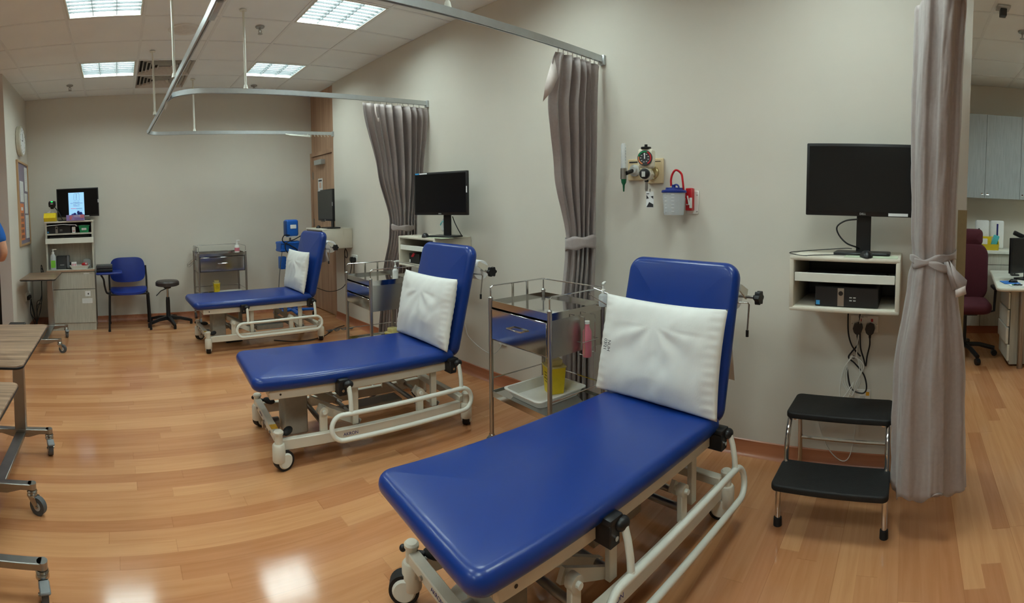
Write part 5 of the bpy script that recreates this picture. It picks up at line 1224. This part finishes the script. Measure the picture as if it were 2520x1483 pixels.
# maroon chair
oc2 = thing('office_chair', 'maroon high-back office chair half hidden behind the wall end', 'office chair', (4.85,-.555,0), -PI/2)
m = MB(); m.M = Matrix.Translation((0,0,.50)); m.slab(.50,.50,.10,.12,.04,.012,8,5); m.build('seat', M_MAROON, oc2)
m = MB(); m.M = Matrix.Translation((.02,.20,.80)) @ Matrix.Rotation(PI/2-.06,4,'X') @ Matrix.Rotation(0,4,'Z'); m.slab(.46,.60,.08,.14,.035,.012,8,5); m.build('backrest', M_MAROON, oc2)
m = MB(); m.M = Matrix.Translation((.02,.225,1.15)) @ Matrix.Rotation(PI/2-.06,4,'X'); m.slab(.34,.17,.09,.05,.035,.01,8,5); m.build('headrest', M_MAROON, oc2)
MB().cyl((0,0,.10),(0,0,.45),.03).build('gas_column', M_BLACK, oc2)
m = MB().box(-.12,.12,-.12,.12,.42,.455,.008,1); m.tube([(-.05,-.1,.43),(-.2,-.25,.425)],.009,6); m.build('mechanism', M_BLACK, oc2)
for s in (-1,1):
    m = MB().tube([(s*.2,-.02,.43),(s*.29,-.02,.45),(s*.30,-.02,.66)],.014,8); m.build('arm_post', M_BLACK, oc2); MB().slab(.08,.24,.03,.035,.012,c=(s*.30,-.03,.68)).build('armrest', M_BLACK, oc2)
for k in range(5):
    a = math.radians(-70+72*k); dx, dy = math.cos(a), math.sin(a); l = MB().tube([(dx*.03,dy*.03,.12),(dx*.16,dy*.16,.115),(dx*.31,dy*.31,.075)],.022,8).build('base_arm', M_BLACK, oc2)
    MB().cyl((dx*.31-dy*.02,dy*.31+dx*.02,.03),(dx*.31+dy*.02,dy*.31-dx*.02,.03),.03).build('castor', M_BLACK, l)
# worktop items
yb = thing('storage_bin', 'yellow open-front bin of supplies on the office worktop', 'bin', (5.73,-.92,.971)); m = MB(); W = .11
m.prism([(0,0),(.16,0),(.16,.15),(.06,.15),(-.03,.07)], -W,-W+.006,'y') ; m.prism([(0,0),(.16,0),(.16,.15),(.06,.15),(-.03,.07)], W-.006,W,'y'); m.box(-.0,.16,-W,W,0,.006); m.box(.154,.16,-W,W,0,.15)
m.add([(-.0,-W,0),(-.0,W,0),(-.03,W,.07),(-.03,-W,.07),(.006,-W,0),(.006,W,0),(-.024,W,.07),(-.024,-W,.07)],[(0,1,2,3),(4,5,6,7),(2,3,7,6)]); m.build('bin_body', M_YEL, yb)
MB().box(.01,.06,.02,.08,.01,.13,.002,1).build('white_packets', M_PAPER, yb); m = MB(); m.M = Matrix.Rotation(.3,4,'X'); m.box(.015,.045,-.07,.0,.04,.19,.008,1); m.build('teal_packet', M_TEAL, yb); MB().box(.05,.08,-.09,-.03,.01,.15,.01,1).build('clear_packet', M_CLEAR, yb)
for y, lab in ((-.865,'soft white pack with a dark mark standing left behind the yellow bin'),(-1.045,'soft white pack with a blue stripe standing right behind the yellow bin')):
    q = thing('wipes_pack', lab, 'pack', (5.98,y,.971), 0, 'white packs on the office worktop'); m = MB().box(-.03,.03,-.085,.085,0,.34,.022,3); m.build('pack_body', M_PAPER, q)
    (MB().box(-.032,-.0295,-.012,.008,.10,.30) if y < -.95 else MB().box(-.032,-.0295,.03,.05,.16,.24)).build('print', M_INK if y < -.95 else M_INKB, q)
q = thing('monitor', 'black monitor on the office desk cut by the right edge', 'monitor', (4.95,-1.22,.746), .55, 'flat black monitors'); MB().box(0,.03,-.27,.27,.07,.42,.005,2).build('housing', M_BLACK, q); MB().box(-.002,0,-.255,.255,.09,.405).build('screen', M_SCREEN, q); MB().box(.03,.05,-.04,.04,0,.2).build('neck', M_BLACK, q); MB().slab(.18,.24,.012,.02,.004,c=(.03,0,.006)).build('foot_plate', M_BLACK, q)
q = thing('barcode_scanner', 'black handheld scanner on a stand behind the office monitor', 'scanner', (5.25,-1.13,.746)); MB().slab(.10,.09,.012,.02,.004,c=(0,0,.006)).build('stand_base', M_BLACK, q); MB().tube(smooth_path([(0,0,.01),(0,.02,.2),(0,.03,.33),(-.02,0,.39)],6),.006,8).build('stand_neck', M_BLACK, q); m = MB(); m.M = Matrix.Translation((-.02,-.02,.43)) @ Matrix.Rotation(.4,4,'X'); m.box(-.03,.03,-.06,.06,-.02,.03,.012,2); m.build('scanner_head', M_BLACK, q)
q = thing('mouse_mat', 'blue mouse mat on the office desk', 'mat', (4.70,-.97,.7465), .1); MB().slab(.20,.16,.004,.015,.001,c=(0,0,.002)).build('mat_sheet', mat('mid_blue_mat', (40,110,190), .6), q)
mouse((4.70,-1.0,.7505), 1.6, 'black mouse on the blue mat of the office desk')
q = thing('paper_stack', 'white papers with a key bunch on the front of the office desk', 'paper', (4.53,-1.03,.7465), .2); MB().box(-.07,.07,-.12,.10,0,.003).build('sheets', M_PAPER, q)
q = thing('key_bunch', 'dark key bunch with a green tag on the office desk papers', 'keys', (4.50,-1.0,.750)); m = MB()
for k in range(6): m.ball((.012*math.sin(k*2),-.012*k+.03,.006),.014,.016,.006,8,5)
m.build('keys', M_BLACK, q); MB().ball((0,.045,.006),.012,.012,.005).build('green_tag', M_GREEN, q)

# ------------------------------------------------------------------ person at the left edge, elbow just in the frame
pn = thing('person', 'person in a blue short-sleeved top at the left edge, arm bent, only the elbow showing', 'person', (-1.345,4.62,0), .3)
def skin(name, nodes, edges, m, par, root=0, lv=2):
    me = bpy.data.meshes.new(name); me.from_pydata([n[0] for n in nodes], edges, []); o = bpy.data.objects.new(name, me); COL.objects.link(o); o.parent = par
    sk = o.modifiers.new('skin', 'SKIN'); 
    for i, n in enumerate(nodes):
        r = n[1]; me.skin_vertices[0].data[i].radius = (r, r) if isinstance(r, float) else r
    me.skin_vertices[0].data[root].use_root = True; sk.use_smooth_shade = True
    s2 = o.modifiers.new('sub', 'SUBSURF'); s2.levels = s2.render_levels = lv
    dg = bpy.context.evaluated_depsgraph_get(); me2 = bpy.data.meshes.new_from_object(o.evaluated_get(dg)); o.modifiers.clear(); o.data = me2; me2.materials.clear(); me2.materials.append(m)
    for p in me2.polygons: p.use_smooth = True
    return o
# faces +y local; x to its right
N_ = [((0,0,.95),(.15,.10)),((0,0,1.08),(.135,.095)),((0,0,1.25),(.15,.10)),((0,0,1.38),(.14,.085)),((0,0,1.46),.055),((0,.01,1.52),.052),((0,.015,1.62),(.075,.092)),((0,.015,1.70),(.06,.08)),
 ((.18,0,1.40),.055),((.245,-.02,1.26),.045),((.275,-.035,1.10),.040),((.26,.10,1.03),.036),((.21,.24,1.02),.027),((.20,.28,1.02),.03),
 ((-.18,0,1.40),.055),((-.24,-.01,1.25),.045),((-.26,-.02,1.10),.040),((-.25,.06,.95),.034),((-.24,.1,.85),.026),((-.24,.11,.80),.03),
 ((.09,0,.85),.085),((.10,.01,.50),.058),((.10,0,.28),.05),((.10,-.01,.10),.036),((-.09,0,.85),.085),((-.10,.01,.50),.058),((-.10,0,.28),.05),((-.10,-.01,.10),.036)]
E_ = [(0,1),(1,2),(2,3),(3,4),(4,5),(5,6),(6,7),(3,8),(8,9),(9,10),(10,11),(11,12),(12,13),(3,14),(14,15),(15,16),(16,17),(17,18),(18,19),(0,20),(20,21),(21,22),(22,23),(0,24),(24,25),(25,26),(26,27)]
bd = skin('body', N_, E_, M_SKIN, pn)
skin('top', [((0,0,.90),(.165,.115)),((0,0,1.08),(.15,.11)),((0,0,1.25),(.165,.115)),((0,0,1.385),(.15,.095)),((0,0,1.43),.075),((.185,0,1.40),.066),((.24,-.018,1.27),.058),((.262,-.028,1.175),.058),((-.185,0,1.40),.066),((-.24,-.01,1.26),.058),((-.256,-.016,1.17),.058)],
  [(0,1),(1,2),(2,3),(3,4),(3,5),(5,6),(6,7),(3,8),(8,9),(9,10)], M_SCRUB, pn)
skin('trousers', [((0,0,.96),(.165,.12)),((.09,0,.84),.105),((.10,.01,.50),.078),((.10,0,.12),.07),((-.09,0,.84),.105),((-.10,.01,.50),.078),((-.10,0,.12),.07)], [(0,1),(1,2),(2,3),(0,4),(4,5),(5,6)], M_SCRUB, pn)
m = MB().ball((0,-.005,1.675),.088,.105,.095,20,12)
for v in m.bm.verts:
    if v.co.y > .03 and v.co.z < 1.70: v.co.y = .02
m.build('hair', M_HAIR, pn)
for s in (-1,1):
    MB().ball((s*.03,.105,1.635),.010,.006,.007,10,6).build('eye', M_PAPER, bd); MB().ball((s*.082,.01,1.625),.010,.016,.026,10,6).build('ear', M_SKIN, bd)
    m = MB(); m.M = Matrix.Translation((s*.10,.05,.035)); m.ball((0,0,0),.045,.13,.045,14,8); m.build('shoe', M_WHITE, pn)
MB().ball((0,.115,1.605),.012,.014,.022,10,6).build('nose', M_SKIN, bd); MB().ball((0,.103,1.568),.022,.006,.006,10,6).build('mouth', mat('lips', (176,104,96), .5), bd)
for (hx,hy,hz), d, sx in (((.20,.30,1.02),V((-.25,1,0)).normalized(),1),((-.24,.115,.775),V((0,.1,-1)).normalized(),-1)):
    up = V((0,0,1)) if abs(d.z) < .5 else V((sx*1.,0,0)); sd = d.cross(up).normalized(); P0 = V((hx,hy,hz))
    m = MB(); m.M = Matrix.Translation(P0+d*.035); m.ball((0,0,0),.042,.045,.024,12,8); m.build('palm', M_SKIN, bd)
    for k, ln in enumerate((.062,.075,.07,.055)):
        b0 = P0+d*.06+up*(.03-.02*k) if abs(d.z) < .5 else P0+d*.06+V((0,.03-.02*k,0))
        m = MB().tube([b0, b0+d*ln*.5, b0+d*ln*.85-sd*.012, b0+d*ln-sd*.022],.0085,8); m.build('finger', M_SKIN, bd)
    b0 = P0+d*.015+(up*.035 if abs(d.z) < .5 else V((0,.035,0))); m = MB().tube([b0, b0+d*.03+(up if abs(d.z) < .5 else V((0,1,0)))*.025, b0+d*.055+(up if abs(d.z) < .5 else V((0,1,0)))*.025],.0095,8); m.build('thumb', M_SKIN, bd)
